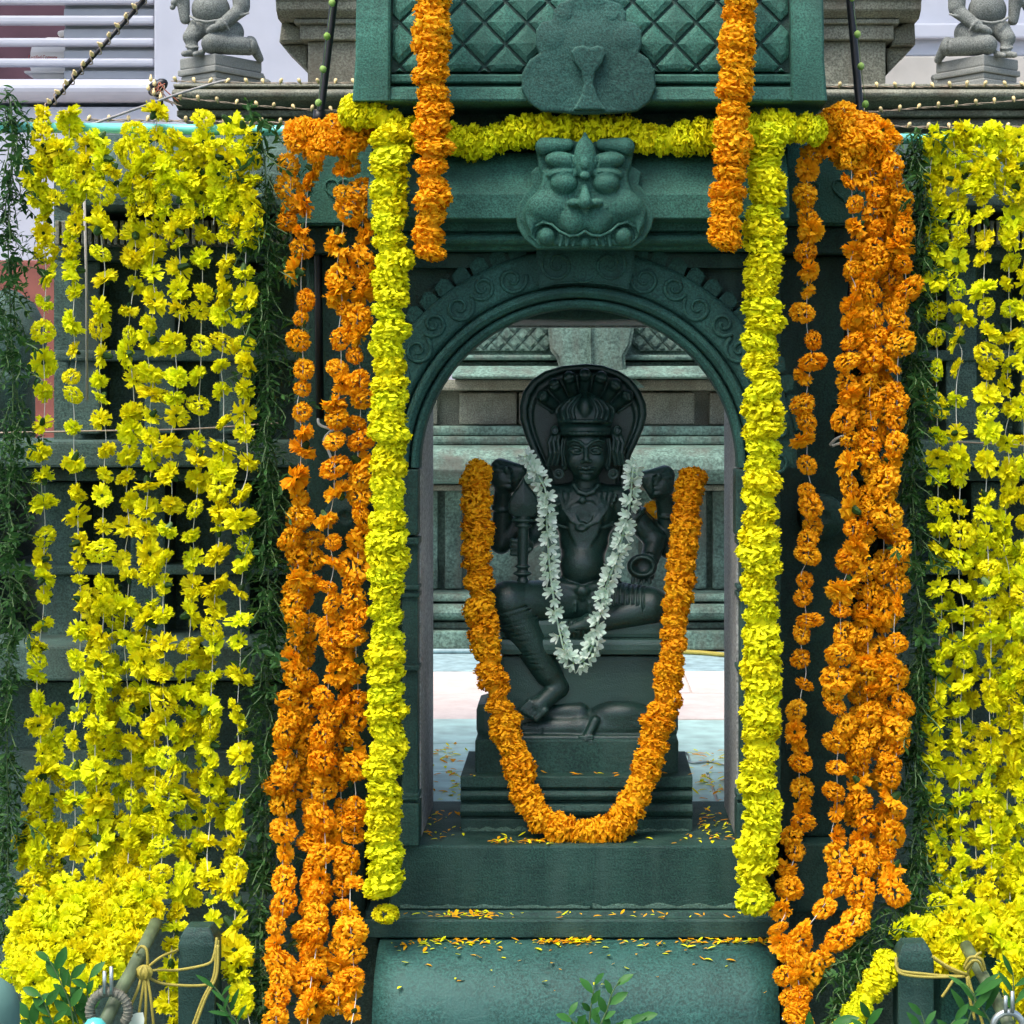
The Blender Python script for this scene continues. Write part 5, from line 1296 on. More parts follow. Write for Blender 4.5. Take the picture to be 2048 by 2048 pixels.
for k, (x, y0, y1) in enumerate(((1900, 1200, 1820), (1955, 1060, 1800), (2000, 1080, 1820), (2040, 1100, 1850))):
    loose_string('lower yellow string hanging behind the right curtain, %s of four from the left' % ORD[k], [(x, y0), (x+rnd.uniform(-14, 14), y0+(y1-y0)*.33), (x+rnd.uniform(-14, 10), y0+(y1-y0)*.66), (x, y1)], 'yellow', lambda py: 40, 1.08, 'lower yellow strings behind the right curtain', dcurt(-0.012), 260+k)
heap('heap of yellow marigold strings draped over the base below the right curtain', [(1790, 1855), (1880, 1840), (1920, 1815), (2050, 1820), (2060, 1930), (2010, 1900), (1960, 1870), (1930, 1930), (1880, 1940), (1850, 1890)], 46, lambda y: -0.12-max(0, (y-1780)/300)*0.2, 'yellow', 33)
heap('yellow blooms hanging at the far bottom right corner beyond the olive pole', [(2000, 1930), (2060, 1925), (2060, 2060), (2035, 2060)], 14, lambda y: -0.30, 'lime', 34)
packed_garland('short thick yellow garland slanting down beside the right stone post', [(1782, 1915, -.26), (1755, 1965, -.28), (1725, 2010, -.30), (1690, 2070, -.32)], 'lime', 0.030, 0.022, None, 8)
# orange strings
def go(py): return 38 if py < 480 else 43 if py < 900 else 39
OL = [
 [(600, 268), (612, 290), (622, 330), (615, 380), (612, 449), (604, 515), (602, 560), (603, 612), (605, 674), (605, 752), (594, 814), (603, 858), (601, 926), (594, 988), (592, 1050), (587, 1097), (600, 1150), (594, 1205), (588, 1270), (594, 1339), (576, 1410), (580, 1468), (576, 1522), (563, 1573), (574, 1640), (565, 1728), (568, 1780), (561, 1873), (554, 1930), (552, 2050)],
 [(690, 262), (688, 320), (685, 391), (686, 450), (674, 540), (684, 600), (677, 667), (682, 700), (681, 760), (676, 820), (670, 912), (667, 992), (656, 1064), (667, 1133), (656, 1187), (654, 1240), (667, 1303), (660, 1340), (656, 1380), (652, 1460), (648, 1573), (648, 1634), (652, 1732), (645, 1783), (640, 1840), (632, 1900), (620, 1980), (614, 2060)],
 [(700, 250), (706, 340), (726, 431), (714, 507), (722, 565), (714, 638), (718, 700), (722, 800), (716, 900), (720, 1000), (716, 1100), (714, 1200), (712, 1300), (716, 1400), (704, 1500), (712, 1600), (706, 1700), (700, 1800), (704, 1900), (712, 1990), (700, 2060)],
]
for k, s_ in enumerate(OL):
    loose_string('%s orange marigold string from the left, hanging left of the arch' % ORD[k], s_, 'orange', go, 1.15, 'orange strings left of the arch', dcurt(-0.075-0.010*(k % 2)), 300+k, 10)
for k, (x, y0, y1, n_) in enumerate(((582, 330, 470, 0), (624, 1080, 2040, 0), (600, 1000, 1600, 0), (690, 1250, 2030, 0), (640, 1500, 2060, 0))):
    loose_string(['short dense orange string by the leaf garland left of the arch', 'deep orange string hanging behind the second one left of the arch', 'dense orange string behind the leftmost one beside the leaf garland', 'lower orange string next to the left thick yellow garland', 'bottom orange string between the leaf garland and left thick yellow garland'][k], [(x, y0), (x+rnd.uniform(-12, 8), y0+(y1-y0)*.3), (x+rnd.uniform(-14, 8), y0+(y1-y0)*.65), (x-14, y1)], 'orange', lambda py: 37, 1.12, None, dcurt(-0.045), 320+k)
OR = [
 [(1640, 290), (1622, 315), (1616, 340), (1616, 402), (1620, 467), (1612, 500), (1616, 525), (1614, 580), (1614, 656), (1623, 712), (1614, 780), (1612, 825), (1614, 890), (1614, 933), (1622, 978), (1612, 1013), (1616, 1060), (1616, 1115), (1602, 1151), (1609, 1198), (1612, 1249), (1602, 1288), (1612, 1343), (1602, 1388), (1598, 1440), (1598, 1493), (1598, 1598), (1594, 1660), (1587, 1721), (1573, 1757), (1573, 1819), (1556, 1862), (1574, 1902), (1576, 1950), (1582, 1985), (1564, 2040)],
 [(1690, 250), (1700, 300), (1703, 344), (1705, 427), (1714, 470), (1699, 536), (1712, 580), (1696, 634), (1699, 727), (1694, 770), (1696, 825), (1690, 880), (1703, 940), (1703, 988), (1708, 1032), (1703, 1090), (1698, 1133), (1681, 1187), (1681, 1249), (1680, 1320), (1674, 1395), (1682, 1450), (1674, 1522), (1674, 1609), (1663, 1674), (1680, 1714), (1660, 1790), (1616, 1855), (1590, 1910), (1600, 1990), (1588, 2050)],
 [(1720, 255), (1735, 320), (1750, 400), (1756, 470), (1747, 543), (1744, 600), (1752, 680), (1739, 789), (1746, 880), (1739, 988), (1732, 1107), (1736, 1176), (1734, 1250), (1736, 1310), (1732, 1361), (1736, 1420), (1732, 1464), (1728, 1529), (1725, 1598), (1728, 1670), (1732, 1747), (1721, 1815), (1690, 1870), (1656, 1905), (1620, 1950)],
 [(1760, 275), (1786, 320), (1796, 380), (1808, 430), (1806, 490), (1812, 565), (1808, 652), (1796, 720), (1794, 807), (1786, 880), (1776, 934), (1776, 1000), (1790, 1079), (1792, 1140), (1794, 1187), (1788, 1260), (1794, 1340), (1797, 1420), (1794, 1500), (1783, 1573), (1786, 1631), (1780, 1680), (1783, 1740), (1778, 1800)],
]
for k, s_ in enumerate(OR):
    loose_string('%s orange marigold string from the left, hanging right of the arch' % ORD[k], s_, 'orange', (lambda py: go(py)*1.0) if k == 0 else (lambda py: 36), 1.12 if k else 1.0, 'orange strings right of the arch', dcurt(-0.075-0.010*(k % 2)), 340+k, 11)
for k, (x, y0, y1) in enumerate(((1770, 300, 900), (1728, 480, 900), (1775, 920, 1560), (1715, 1180, 1660), (1760, 1300, 1760))):
    loose_string(['dense orange string behind the rightmost orange strings near the top', 'dense orange string filling the gap beside the black pole on the right', 'orange string in mid height beside the right leaf garland', 'orange string at mid height between the second and third on the right', 'lower orange string beside the right leaf garland'][k], [(x, y0), (x+rnd.uniform(-12, 8), y0+(y1-y0)*.3), (x+rnd.uniform(-14, 12), y0+(y1-y0)*.65), (x-6, y1)], 'orange', lambda py: 36, 1.12, None, dcurt(-0.05), 360+k)
heap('bunch of orange marigolds knotted over the pole right of the roof', [(1640, 235), (1700, 228), (1740, 245), (1790, 262), (1780, 310), (1700, 320), (1650, 300)], 26, lambda y: -0.07, 'orange', 35)
heap('bunch of orange marigolds knotted over the pole left of the roof', [(572, 285), (600, 255), (650, 262), (690, 240), (740, 235), (750, 262), (700, 300), (640, 302)], 20, lambda y: -0.09, 'orange', 36)
#PART4
# ------------------------------------------------------------------ leaf strings
def leaf_geo(v, f, base, d, up, L, W, fold=0.25, curl=0.15):
    d = d.normalized(); u = d.cross(up)
    u = u.normalized() if u.length > 1e-6 else d.orthogonal().normalized()
    n = u.cross(d); k = len(v)
    for l, w_, h in ((0, 0.0, 0), (0.3, 0.42, .0), (0.62, 0.5, -.3), (0.85, 0.28, -.7), (1.0, 0.0, -1.0)):
        c = base+d*(L*l)+n*(curl*L*h)
        if w_ == 0: v.append(tuple(c))
        else: v += [tuple(c-u*W*w_+n*W*fold*w_), tuple(c), tuple(c+u*W*w_+n*W*fold*w_)]
    a, b, c = k, k+1, k+4; e = k+7; t = k+10
    f += [(a, b+1, b), (a, b+2, b+1), (b, b+1, c+1, c), (b+1, b+2, c+2, c+1), (c, c+1, e+1, e), (c+1, c+2, e+2, e+1), (e, e+1, t), (e+1, e+2, t)]
def sprig_mesh(seed, n=17, L=0.085, leaf=(0.012, 0.024), w=0.34, mat='leaf'):
    r = random.Random(seed); v = []; f = []
    pts = [Vector((0, 0, 0))]
    d = Vector((r.uniform(-.5, .5), r.uniform(-.5, .5), -1)).normalized()
    for i in range(6):
        d = (d+Vector((r.uniform(-.4, .4), r.uniform(-.4, .4), -.15))).normalized(); pts.append(pts[-1]+d*L/6)
    for i in range(n):
        t = i/(n-1)*5.99; p = pts[int(t)].lerp(pts[int(t)+1], t-int(t))
        a = r.uniform(0, 6.28); ld = Vector((math.cos(a), math.sin(a), r.uniform(-.9, .5)))
        Lf = r.uniform(*leaf); leaf_geo(v, f, p, ld, Vector((0, 0, 1)), Lf, Lf*w*r.uniform(.8, 1.2))
    ns = len(f)
    bm = tube(bmesh.new(), pts, 0.0011, 4); bm.verts.index_update(); k = len(v)
    v += [tuple(q.co) for q in bm.verts]; f += [tuple(k+x.index for x in q.verts) for q in bm.faces]; bm.free()
    me = bpy.data.meshes.new('sprig'); me.from_pydata(v, [], f); me.materials.append(M[mat]); me.materials.append(M['stem'])
    me.polygons.foreach_set('material_index', [0]*ns+[1]*(len(f)-ns)); me.update(); return me
SPR = [sprig_mesh(400+k) for k in range(7)]
def leaf_string(label, pts, wid, step, seed):
    r = random.Random(seed); P3 = [P(*p) for p in pts]; path = smooth_path(P3, 8); at, L = walk(path)
    root = thing('leaf_string', label, 'leaf garland', P3[0], 'green leaf strings')
    tube_obj('cord', path, 0.0016, M['stem'], root, 4)
    s = 0
    while s < L:
        p, t = at(s)
        for _ in range(5):
            q = Euler((r.gauss(0, .55), r.gauss(0, .55), r.uniform(0, 6.28))).to_quaternion()
            place(SPR[r.randrange(7)], root, p+Vector((r.gauss(0, wid*.3), r.gauss(0, .006), r.uniform(-.01, .03))), q, r.uniform(.75, 1.25), 'sprig')
        s += step*r.uniform(.8, 1.2)
    return root
leaf_string('dark green leaf string hanging at the far left edge', [(22, 205, -.06), (24, 300, -.06), (16, 450, -.06), (20, 600, -.06), (26, 800, -.06), (18, 1000, -.06), (20, 1250, -.06), (14, 1500, -.07), (16, 1700, -.09), (10, 1900, -.14)], .024, .036, 1)
leaf_string('dark green leaf string between left yellow curtain and left orange strings', [(520, 262, -.07), (530, 330, -.06), (533, 450, -.05), (536, 600, -.05), (534, 800, -.05), (538, 1000, -.05), (536, 1200, -.05), (534, 1400, -.055), (532, 1600, -.06), (528, 1750, -.08), (520, 1880, -.14), (528, 2040, -.24)], .019, .034, 2)
leaf_string('dark green leaf string between right orange strings and right yellow curtain', [(1836, 280, -.07), (1842, 340, -.06), (1840, 500, -.05), (1834, 700, -.05), (1824, 900, -.05), (1830, 1100, -.05), (1838, 1300, -.05), (1836, 1500, -.055), (1842, 1640, -.06), (1840, 1740, -.09), (1800, 1830, -.14), (1730, 1900, -.19), (1690, 1960, -.24), (1660, 2050, -.28)], .020, .030, 3)

# ------------------------------------------------------------------ black poles, wires, fairy lights
bp_l = thing('black_pole', 'thin black pole leaning past the left stone column', 'pole', P(640, 840, .14))
tube_obj('shaft', [P(676, -120, .22), P(668, 0, .22), P(641, 225, .20), P(634, 330, .17), P(637, 600, .16), P(640, 838, .15)], 0.0085, M['black_paint'], bp_l, 8)
tube_obj('joint', [P(640, 222, .19), P(637, 248, .19)], 0.014, M['black_paint'], bp_l, 8)
bp_r = thing('black_pole', 'thin black pole leaning past the right stone column', 'pole', P(1690, 900, .14))
tube_obj('shaft', [P(1686, -120, .22), P(1700, 0, .22), P(1722, 245, .20), P(1716, 330, .17), P(1702, 600, .16), P(1676, 880, .15)], 0.0085, M['black_paint'], bp_r, 8)
tube_obj('joint', [P(1720, 225, .19), P(1722, 250, .19)], 0.013, M['black_paint'], bp_r, 8)
BUD = lathe([(0.001, -0.012), (0.005, -0.009), (0.0075, -0.002), (0.0065, 0.005), (0.002, 0.010)], 8)
bud_me = bpy.data.meshes.new('bud'); BUD.to_mesh(bud_me); BUD.free(); bud_me.materials.append(M['bud'])
for lab, pts in (('string of green buds hanging beside the left black pole', [(664, 5), (654, 72), (646, 138), (637, 205), (635, 245)]), ('string of green buds hanging beside the right black pole', [(1704, -5), (1715, 68), (1722, 132), (1731, 208), (1738, 232)])):
    root = thing('bud_string', lab, 'bud string', P(*pts[0], .18)); tube_obj('cord', [P(x, y, .18) for x, y in pts], 0.0010, M['stem'], root, 4)
    for x, y in pts[:4]:
        o = bpy.data.objects.new('bud', bud_me); o.location = P(x, y, .175); o.rotation_euler = (rnd.uniform(-.4, .4), rnd.uniform(-.5, .5), 0); o.scale = (1.0, 1.0, .75); link(o, root)
blb = lathe([(0.0008, -0.006), (0.0034, -0.004), (0.0042, 0.0), (0.003, 0.004), (0.0018, 0.005), (0.0018, 0.009)], 8)
blb_me = bpy.data.meshes.new('bulb'); blb.to_mesh(blb_me); blb.free(); blb_me.materials.append(M['bulb'])
def fairy(label, pts, step, up=1, wr=0.0012, mat='wire', sc=1.0):
    P3 = [P(*p) for p in pts]; path = smooth_path(P3, 8); at, L = walk(path)
    root = thing('fairy_light_string', label, 'string lights', P3[0], 'strings of small cream fairy lights')
    # two strands twisted loosely
    for ph in (0, math.pi):
        tw = []
        n = max(12, int(L/0.012))
        for i in range(n+1):
            p, t = at(L*i/n); tw.append(p+Vector((0, math.cos(i*1.2+ph)*wr*1.3, math.sin(i*1.2+ph)*wr*1.3)))
        tube_obj('wire', tw, wr, M[mat], root, 4)
    s = 0.01
    while s < L:
        p, t = at(s); o = bpy.data.objects.new('bulb', blb_me); k = sc*(1+p.y*0.1)
        o.location = p+Vector((0, -0.004, 0.005*up)); o.rotation_euler = (rnd.uniform(-.7, .7), rnd.uniform(-.7, .7)+(math.pi if up > 0 else 0), 0); o.scale = (k, k, k); link(o, root)
        s += step*rnd.uniform(.93, 1.07)
    return root
fairy('fairy light string along the top edge of the left parapet', [(342, 162, .60), (430, 165, .60), (560, 166, .60), (680, 166, .60), (728, 166, .60)], 0.041)
fairy('fairy light string sagging across the face of the left parapet', [(352, 196, .59), (430, 203, .60), (520, 212, .61), (620, 219, .62), (700, 222, .63)], 0.043)
fairy('fairy light string running just above the left curtain pole', [(170, 240, .30), (300, 241, .30), (420, 243, .30), (560, 246, .30), (700, 249, .30)], 0.040, 1, 0.0016)
fairy('fairy light string along the top edge of the right parapet', [(1632, 174, .60), (1740, 173, .60), (1850, 174, .60), (1940, 171, .60), (2070, 172, .60)], 0.042)
fairy('fairy light string sagging across the face of the right parapet', [(1640, 226, .63), (1740, 224, .62), (1840, 216, .61), (1950, 208, .60), (2070, 198, .59)], 0.043)
fairy('fairy light string running just above the right curtain pole', [(1770, 252, .30), (1860, 255, .30), (1960, 255, .30), (2070, 254, .30)], 0.042, 1, 0.0016)
# diagonal black rod wound with lights
rod = thing('light_rod', 'dark rod wound with cream lights slanting across the white building', 'rod', P(65, 250, .3))
a_, b_ = P(62, 252, .3), P(300, -14, .3)
tube_obj('rod', [a_, b_], 0.0062, M['black_paint'], rod, 8, taper=lambda t: 0.55+0.45*t)
d_ = (b_-a_).normalized(); e_ = d_.cross(Vector((0, 1, 0)))
tube_obj('wire', [a_.lerp(b_, i/160)+(e_*math.cos(i*0.52)+Vector((0, 1, 0))*math.sin(i*0.52))*0.0085 for i in range(161)], 0.0016, M['wire'], rod, 4)
for i in range(14):
    p = a_.lerp(b_, (i+0.4)/14); o = bpy.data.objects.new('bulb', blb_me); o.location = p+Vector((0, -0.009, 0))+e_*0.003; o.scale = (1.25,)*3; o.rotation_euler = (1.2, rnd.uniform(-1, 1), 0); link(o, rod)
gc = tube_obj('grey_cable', smooth_path([P(180, 250, .2), P(260, 222, .3), P(350, 190, .5), P(430, 166, .58), P(460, 160, .6)], 6), 0.0028, M['greywire'], None, 6); tag(gc, 'grey cable slanting up to the left parapet over the pole', 'cable')
kn = thing('wire_junction', 'tangled black wire junction at the left end of the left parapet', 'wire knot', P(318, 200, .58))
S = Sculpt((-26, -26, -20), (26, 30, 20), 2.4); S.ell((0, -10, 0), (18, 10, 12), 5).ell((8, -16, 0), (12, 9, 10), 4).ell((-8, 2, 0), (12, 9, 10), 4).cap((0, 0, 0), (6, 26, 0), 8, 5, 5)
uk = U(.58); kc = P(316, 182, .58)
obj('taped_knot', S.mesh('knot', lambda V: np.stack([kc.x+V[:, 0]*uk, kc.y-V[:, 2]*uk, kc.z-V[:, 1]*uk], 1)), M['black_paint'], kn)
for k in range(5):
    pts = [P(312+rnd.uniform(-14, 20), 176+rnd.uniform(-12, 20), .555) for _ in range(4)]+[P(340+k*6, 204+rnd.uniform(-6, 10), .57)]
    tube_obj('loose_wire', smooth_path(pts, 5), 0.0013, M['redwire' if k % 2 else 'wire'], kn, 4)
for k in range(5):
    o = bpy.data.objects.new('bulb', blb_me); o.location = P(298+rnd.uniform(-6, 30), 158+k*9, .55); o.scale = (1.1,)*3; link(o, kn)
ww = tube_obj('white_rod', [P(168, 380, .12), P(173, 560, .12), P(174, 800, .12)], 0.0032, M['cream'], None, 6); tag(ww, 'thin cream rod standing behind the second yellow string of left curtain', 'rod')
gw = tube_obj('horizontal_wire', smooth_path([P(-20, 866, .20), P(180, 862, .20), P(380, 858, .20), P(560, 846, .20)], 6), 0.002, M['wire'], None, 5); tag(gw, 'brown wire running level behind the left flower curtain', 'wire')
gw = tube_obj('horizontal_wire', smooth_path([P(1870, 882, .20), P(1960, 886, .20), P(2100, 894, .20)], 6), 0.002, M['wire'], None, 5); tag(gw, 'brown wire running level behind the right flower curtain', 'wire')
wt = tube_obj('white_tie', smooth_path([P(636, 838, .10), P(640, 850, .09), P(662, 858, .09), P(680, 860, .09), P(662, 862, .09), P(648, 880, .09), P(656, 900, .09), P(674, 945, .08)], 6), 0.003, M['cord'], None, 6); tag(wt, 'white cord tied to the foot of the left black pole', 'cord')
wt = tube_obj('white_tie', smooth_path([P(1660, 890, .10), P(1672, 878, .09), P(1690, 872, .09), P(1684, 884, .09), P(1664, 892, .09)], 6), 0.003, M['cord'], None, 6); tag(wt, 'white cord tied to the foot of the right black pole', 'cord')
for lab, pts in (('yellow hose lying at the foot of the rear shrine right of statue', [(1330, 1300, 3.30), (1400, 1306, 3.25), (1440, 1318, 3.2), (1500, 1322, 3.15)]), ('blue hose lying at the foot of the rear shrine left of statue', [(800, 1306, 3.30), (868, 1300, 3.30), (940, 1304, 3.3), (1000, 1302, 3.3)])):
    P3 = [P(x, y, Y) for x, y, Y in pts]
    for q in P3: q.z = SILL-0.004
    o = tube_obj('hose', smooth_path(P3, 6), 0.009, M['rope' if 'yellow' in lab else 'floor_blue'], None, 6); tag(o, lab, 'hose')
o = tube_obj('floor_wire', smooth_path([Vector((P(x, 0, Y).x, Y, SILL-0.010)) for x, Y in ((1356, .95), (1378, 1.05), (1372, 1.15), (1362, 1.08), (1385, 1.0), (1420, 1.02), (1450, .98), (1500, 1.0))], 6), 0.003, M['steel'], None, 5); tag(o, 'thin pale wire curling over the teal shaded floor right of statue', 'wire')

# ------------------------------------------------------------------ bottom corners: posts, poles, ropes, hardware, plants
def post(label, x0, x1, y0, Y, arm):
    root = thing('stone_post', label, 'post', (P((x0+x1)/2, 0, Y).x, Y, 0))
    a = P(x0, y0, Y); b = P(x1, y0, Y); bm = bmesh.new()
    w_ = b.x-a.x
    lev = [(0, 0), (a.z-0.03, 0), (a.z-0.014, 0.004), (a.z, 0.012)]
    rows = [[bm.verts.new(q) for q in ((a.x+i, Y+i, z), (b.x-i, Y+i, z), (b.x-i, Y+w_-i, z), (a.x+i, Y+w_-i, z))] for z, i in lev]
    for p, q in zip(rows, rows[1:]):
        for i in range(4): bm.faces.new((p[i], p[(i+1) % 4], q[(i+1) % 4], q[i]))
    bm.faces.new(rows[0]); bm.faces.new(rows[-1]); fix(bm)
    bmesh.ops.bevel(bm, geom=bm.edges[:], offset=0.002, segments=1, affect='EDGES')
    obj('shaft', bm, M['teal_dark'], root)
    # curved side bracket at the foot
    s = arm; pts = []
    x_e = b.x if s > 0 else a.x
    for i in range(9):
        t = R(90*i/8); pts.append((x_e+s*(0.001+0.13*(1-math.cos(t))), P(0, 1995, Y).z-0.16*math.sin(t)*0.9))
    pts += [(x_e+s*0.001, P(0, 1995, Y).z-0.16)]
    obj('foot_bracket', prism(pts, Y+0.01, Y+w_-0.01, 0.004), M['teal_dark'], root)
    return root
post('dark stone post with chamfered top amid yellow flowers at bottom left', 356, 430, 1858, -0.30, 1)
post('dark stone post with chamfered top tied with yellow rope at bottom right', 1797, 1868, 1890, -0.30, 1)
bb = obj('stone_block', box(P(1880, 0, -.12).x, P(2300, 0, -.12).x, -0.12, 0.1, 0.0, pl(1900, -.12), 0.01), M['teal'], None); tag(bb, 'green granite plinth block behind the olive pole at bottom right', 'plinth')
def ropes(label, runs, r=0.0028):
    root = thing('yellow_rope', label, 'rope', P(*runs[0][0]))
    for q in runs: tube_obj('strand', smooth_path([P(*p) for p in q], 6), r, M['rope'], root, 6)
    return root
pole1 = tube_obj('olive_pole', [P(312, 1846, -.24), P(290, 1890, -.30), P(262, 1945, -.36), P(232, 1998, -.42), P(205, 2055, -.48)], 0.0125, M['bamboo'], None, 12); tag(pole1, 'olive green pole slanting down through the flowers at bottom left', 'pole')
pole2 = tube_obj('olive_pole', [P(1932, 1892, -.22), P(1950, 1925, -.28), P(1985, 1985, -.36), P(2008, 2030, -.42), P(2025, 2065, -.46)], 0.0118, M['bamboo'], None, 12); tag(pole2, 'olive green pole slanting down past the rope at bottom right', 'pole')
ropes('yellow rope tying the left olive pole to the left stone post', [[(272, 1905, -.34), (282, 1893, -.345), (293, 1900, -.35), (295, 1930, -.35), (288, 1945, -.34)], [(288, 1945, -.35), (315, 1940, -.35), (355, 1940, -.33), (415, 1928, -.325), (428, 1910, -.32), (434, 1875, -.31)], [(288, 1942, -.35), (320, 1915, -.35), (356, 1900, -.30)], [(290, 1950, -.35), (330, 1968, -.34), (420, 1968, -.325), (432, 1930, -.32), (436, 1880, -.31)], [(432, 1890, -.325), (428, 1950, -.335), (405, 2000, -.35), (382, 2060, -.36)], [(436, 1890, -.33), (433, 1950, -.34), (410, 2000, -.355), (388, 2060, -.365)], [(290, 1950, -.36), (292, 2000, -.37), (290, 2060, -.37)], [(284, 1950, -.36), (275, 1980, -.37), (262, 2010, -.37)], [(294, 1950, -.36), (302, 2000, -.37), (308, 2060, -.37)], [(290, 1948, -.36), (282, 2000, -.37), (276, 2040, -.37)]])
S = Sculpt((-18, -16, -14), (18, 16, 14), 1.6); S.ell((0, 0, 0), (13, 11, 10), 0)
for i in range(7): S.line([(14*math.cos(t)*math.cos(i), 12*math.sin(t), 11*math.cos(t)*math.sin(i)) for t in np.linspace(-1.5, 1.5, 10)], 2.2, 0.6)
kc2 = P(288, 1945, -.36)
o = obj('rope_knot', S.mesh('rope_knot', lambda V: np.stack([kc2.x+V[:, 0]*.001, kc2.y-V[:, 2]*.001, kc2.z-V[:, 1]*.001], 1)), M['rope'], None); tag(o, 'round yellow rope knot beside the left olive pole', 'knot')
ropes('yellow rope tying the right olive pole to the right stone post', [[(1792, 1915, -.305), (1798, 1940, -.315), (1850, 1948, -.32), (1900, 1952, -.32), (1938, 1950, -.32)], [(1794, 1925, -.305), (1800, 1946, -.318), (1850, 1954, -.323), (1930, 1953, -.325)], [(1864, 1912, -.31), (1900, 1935, -.32), (1938, 1950, -.325)], [(1868, 1918, -.305), (1905, 1942, -.315), (1935, 1952, -.32)], [(1928, 1935, -.33), (1940, 1915, -.335), (1962, 1918, -.335), (1970, 1940, -.33)], [(1930, 1940, -.33), (1945, 1922, -.34), (1958, 1925, -.34), (1966, 1942, -.335)], [(1935, 1945, -.33), (1952, 1912, -.335), (1962, 1905, -.33)], [(1936, 1952, -.33), (1945, 1985, -.335), (1960, 2030, -.34), (1972, 2070, -.34)], [(1934, 1954, -.33), (1938, 1990, -.335), (1950, 2040, -.34)], [(1910, 1955, -.325), (1895, 1978, -.33), (1884, 1994, -.33)]])
def shackle(label, px, py, Y, mat, rad, lamp):
    root = thing('metal_shackle' if not lamp else 'coiled_cable_lamp', label, 'shackle' if not lamp else 'lamp', P(px, py, Y))
    c = P(px, py, Y)
    arc = [c+Vector((rad*math.cos(t), 0, rad*math.sin(t)-0.012)) for t in np.linspace(R(-40), R(220), 22)]
    tube_obj('ring', arc, rad*0.24, M[mat], root, 10)
    if lamp:
        for i in range(24):
            t = R(-35+250*i/23); q = c+Vector((rad*math.cos(t), 0, rad*math.sin(t)-0.012)); e = Vector((math.cos(t), 0, math.sin(t)))
            tube_obj('coil_turn', [q+(e*math.cos(k)+Vector((0, 1, 0))*math.sin(k))*rad*0.25 for k in np.linspace(0, 6.283, 10)[:-1]], rad*0.035, M[mat], root, 4, closed=True)
    for dx in (-0.006, 0.006):
        tube_obj('bolt', [c+Vector((dx, -0.008, rad*0.6)), c+Vector((dx, -0.008, rad*1.9+(0.004 if dx > 0 else -0.004)))], 0.0036, M['steel'], root, 8)
    bm = lathe([(0.001, 0.030), (0.012, 0.027), (0.021, 0.016), (0.024, 0.0), (0.024, -0.03)], 20, (c.x-(0.018 if lamp else 0), Y-0.03, c.z-0.045 if lamp else c.z-0.03))
    obj('dome', bm, M['lamp_glass' if lamp else 'steel'], root)
    return root
shackle('grey coiled cable ring with turquoise lamp dome at bottom left', 218, 2008, -.46, 'coil', 0.034, True)
shackle('shiny steel shackle at the foot of the right olive pole', 2016, 2040, -.46, 'steel', 0.026, False)
# foreground shrubs
def shrub(label, stems, seed, leaf=(0.030, 0.048), w=0.42, name='leafy_shrub'):
    r = random.Random(seed); root = thing(name, label, 'plant', (stems[0][0][0] and P(*stems[0][0])))
    for st in stems:
        path = smooth_path([P(*p) for p in st], 6); tube_obj('stem', path, 0.0020, M['stem'], root, 5, taper=lambda t: 1-.6*t)
        at, L = walk(path); s = L*0.25; k = 0
        while s <= L:
            p, t = at(s); v = []; f = []
            sd_ = 1 if k % 2 else -1
            d = (Vector((sd_*r.uniform(.5, 1.1), r.uniform(-.8, .2), r.uniform(.0, .9)))+t*0.7) if s < L*.97 else t+Vector((r.uniform(-.2, .2), -.2, .1))
            Lf = r.uniform(*leaf); leaf_geo(v, f, Vector((0, 0, 0)), d, Vector((r.uniform(-.4, .4), -.7, .6)), Lf, Lf*w)
            me = pyd('leaf', v, f, True); me.materials.append(M['leaf2']); o = bpy.data.objects.new('leaf', me); o.location = p; link(o, root)
            k += 1; s += r.uniform(.011, .020)
    return root
shrub('dark leafy shrub in front of the yellow heap at bottom left', [[(150, 2075, -.45), (140, 2010, -.45), (112, 1945, -.45), (95, 1915, -.45)], [(120, 2080, -.45), (95, 2020, -.46), (78, 1985, -.46)], [(165, 2080, -.44), (142, 1990, -.44), (143, 1945, -.44)], [(180, 2080, -.44), (175, 2000, -.44), (180, 1950, -.44)], [(95, 2080, -.46), (60, 2040, -.46), (70, 2010, -.46)]], 51)
shrub('green leafy twig sticking up before the round base at bottom centre', [[(1178, 2085, -.42), (1180, 2030, -.42), (1185, 1995, -.42), (1190, 1965, -.42)], [(1185, 2080, -.43), (1210, 2030, -.43), (1225, 1985, -.43), (1240, 1962, -.43)], [(1170, 2085, -.43), (1150, 2050, -.43), (1136, 2030, -.43)], [(1195, 2085, -.43), (1235, 2055, -.43), (1275, 2040, -.43)]], 52, (0.026, 0.042))
shrub('pair of bright green leaves below the right post at bottom right', [[(1840, 2085, -.44), (1850, 2055, -.44), (1842, 2025, -.44)], [(1905, 2085, -.44), (1900, 2055, -.44), (1910, 2040, -.44)], [(1740, 2085, -.42), (1735, 2050, -.42), (1748, 2020, -.42)], [(1600, 2085, -.4), (1640, 2060, -.4), (1676, 2040, -.4)]], 53, (0.034, 0.055), 0.34)
shrub('long green blades beside the steel shackle at bottom right corner', [[(1990, 2060, -.40), (1960, 2010, -.40), (1935, 1975, -.40)], [(2030, 2060, -.44), (2028, 2000, -.44), (2026, 1945, -.44)], [(1930, 2060, -.40), (1950, 2000, -.40), (1940, 1980, -.40)]], 54, (0.045, 0.075), 0.2)
shrub('thin green frond against the left stone post at bottom left', [[(470, 2070, -.36), (455, 2010, -.36), (425, 1970, -.36)], [(480, 2080, -.36), (472, 2040, -.36), (440, 2020, -.36)]], 55, (0.030, 0.05), 0.2)
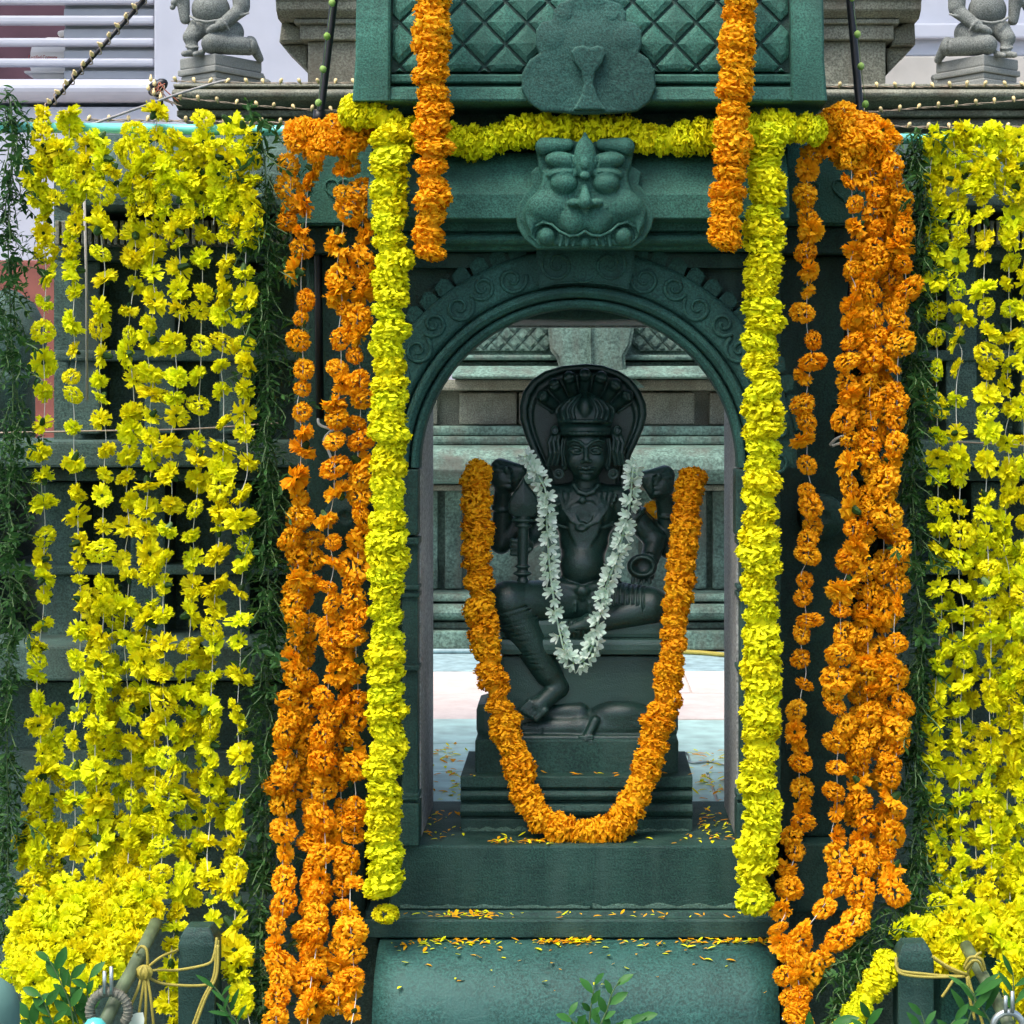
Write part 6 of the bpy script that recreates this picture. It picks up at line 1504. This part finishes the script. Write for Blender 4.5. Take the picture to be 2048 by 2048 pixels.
wl = obj('pale_leaf', pyd('pale_leaf', *(lambda v, f: (leaf_geo(v, f, Vector((0, 0, 0)), Vector((.6, -.2, .8)), Vector((0, -1, 0)), .06, .045), (v, f))[1])([], []), True), M['white'], None); wl.scale = (.7, .7, .7); wl.location = P(258, 2062, -.44); tag(wl, 'pale white leaf beside the coiled cable at bottom left', 'leaf')
# pale rounded thing intruding at the bottom left corner, close to the camera
fg = obj('pale_dome', lathe([(0.002, 0.055), (0.02, 0.051), (0.038, 0.036), (0.046, 0.012), (0.047, -0.10)], 28), plain('pale_teal_plastic', (0.10, 0.20, 0.17), .9, .1, .15, 20), None)
fg.location = P(-22, 2026, -.9); tag(fg, 'pale teal rounded plastic cap at the bottom left corner', 'cap')

# ------------------------------------------------------------------ fallen petals (too many and small to count)
def petals(label, spots, n, seed, mats=('orange', 'yellow', 'lime'), size=(0.006, 0.016)):
    r = random.Random(seed); v = []; f = []; mi = []
    for _ in range(n):
        x0, x1, Y0, Y1, zf = spots[r.randrange(len(spots))]
        x = r.triangular(x0, x1) if r.random() < .4 else r.uniform(x0, x1); Y = r.uniform(Y0, Y1)
        X = P(x, 0, Y).x; z = zf(Y)+0.002
        a = r.uniform(0, 6.28); d = Vector((math.cos(a), math.sin(a)*.8, r.uniform(0, .35))); L = r.uniform(*size)
        k = len(f); leaf_geo(v, f, Vector((X, Y, z)), d, Vector((0, 0, 1)), L, L*r.uniform(.28, .5), .3, r.uniform(-.3, .3))
        mi += [r.choices(range(len(mats)), [5, 2, 2][:len(mats)])[0]]*(len(f)-k)
    me = bpy.data.meshes.new('petals'); me.from_pydata(v, [], f)
    for m in mats: me.materials.append(M[m])
    me.polygons.foreach_set('material_index', mi); me.update()
    o = bpy.data.objects.new('fallen_petals', me); COL.objects.link(o); tag(o, label, 'petals', None, 'stuff'); return o
petals('loose petals scattered on the niche sill round the pedestal', [(850, 925, .03, .36, lambda Y: SILL), (1390, 1470, .03, .36, lambda Y: SILL), (860, 1470, .008, .10, lambda Y: SILL), (980, 1110, .008, .05, lambda Y: SILL)], 170, 61, size=(0.007, 0.02))
zl = pl(1838, -.085)
petals('loose petals scattered on the ledge below the sill', [(800, 1530, -.083, -.04, lambda Y: zl), (860, 1010, -.083, -.04, lambda Y: zl)], 110, 62, size=(0.007, 0.02))
def torz(Y):
    q = max(0, 1-((Y-tc[0])/0.17)**2); return tc[1]+0.145*math.sqrt(q)
petals('loose petals caught along the top of the rounded base', [(780, 1540, -.115, -.091, torz), (790, 1010, -.13, -.091, torz), (1070, 1190, -.11, -.091, torz), (1360, 1540, -.11, -.091, torz), (780, 1540, -.22, -.11, torz)], 300, 63, size=(0.007, 0.02))
petals('loose petals scattered over the teal shaded floor behind the statue', [(860, 940, .5, 1.3, lambda Y: SILL-.012), (1380, 1460, .5, 1.2, lambda Y: SILL-.012)], 120, 64, ('orange', 'yellow', 'lime'), (.012, .03))
petals('loose petals lying on the ledges of the pedestal', [(930, 1380, .132, .17, lambda Y: ZB)], 26, 65, ('orange', 'amber', 'yellow'), (.010, .022))
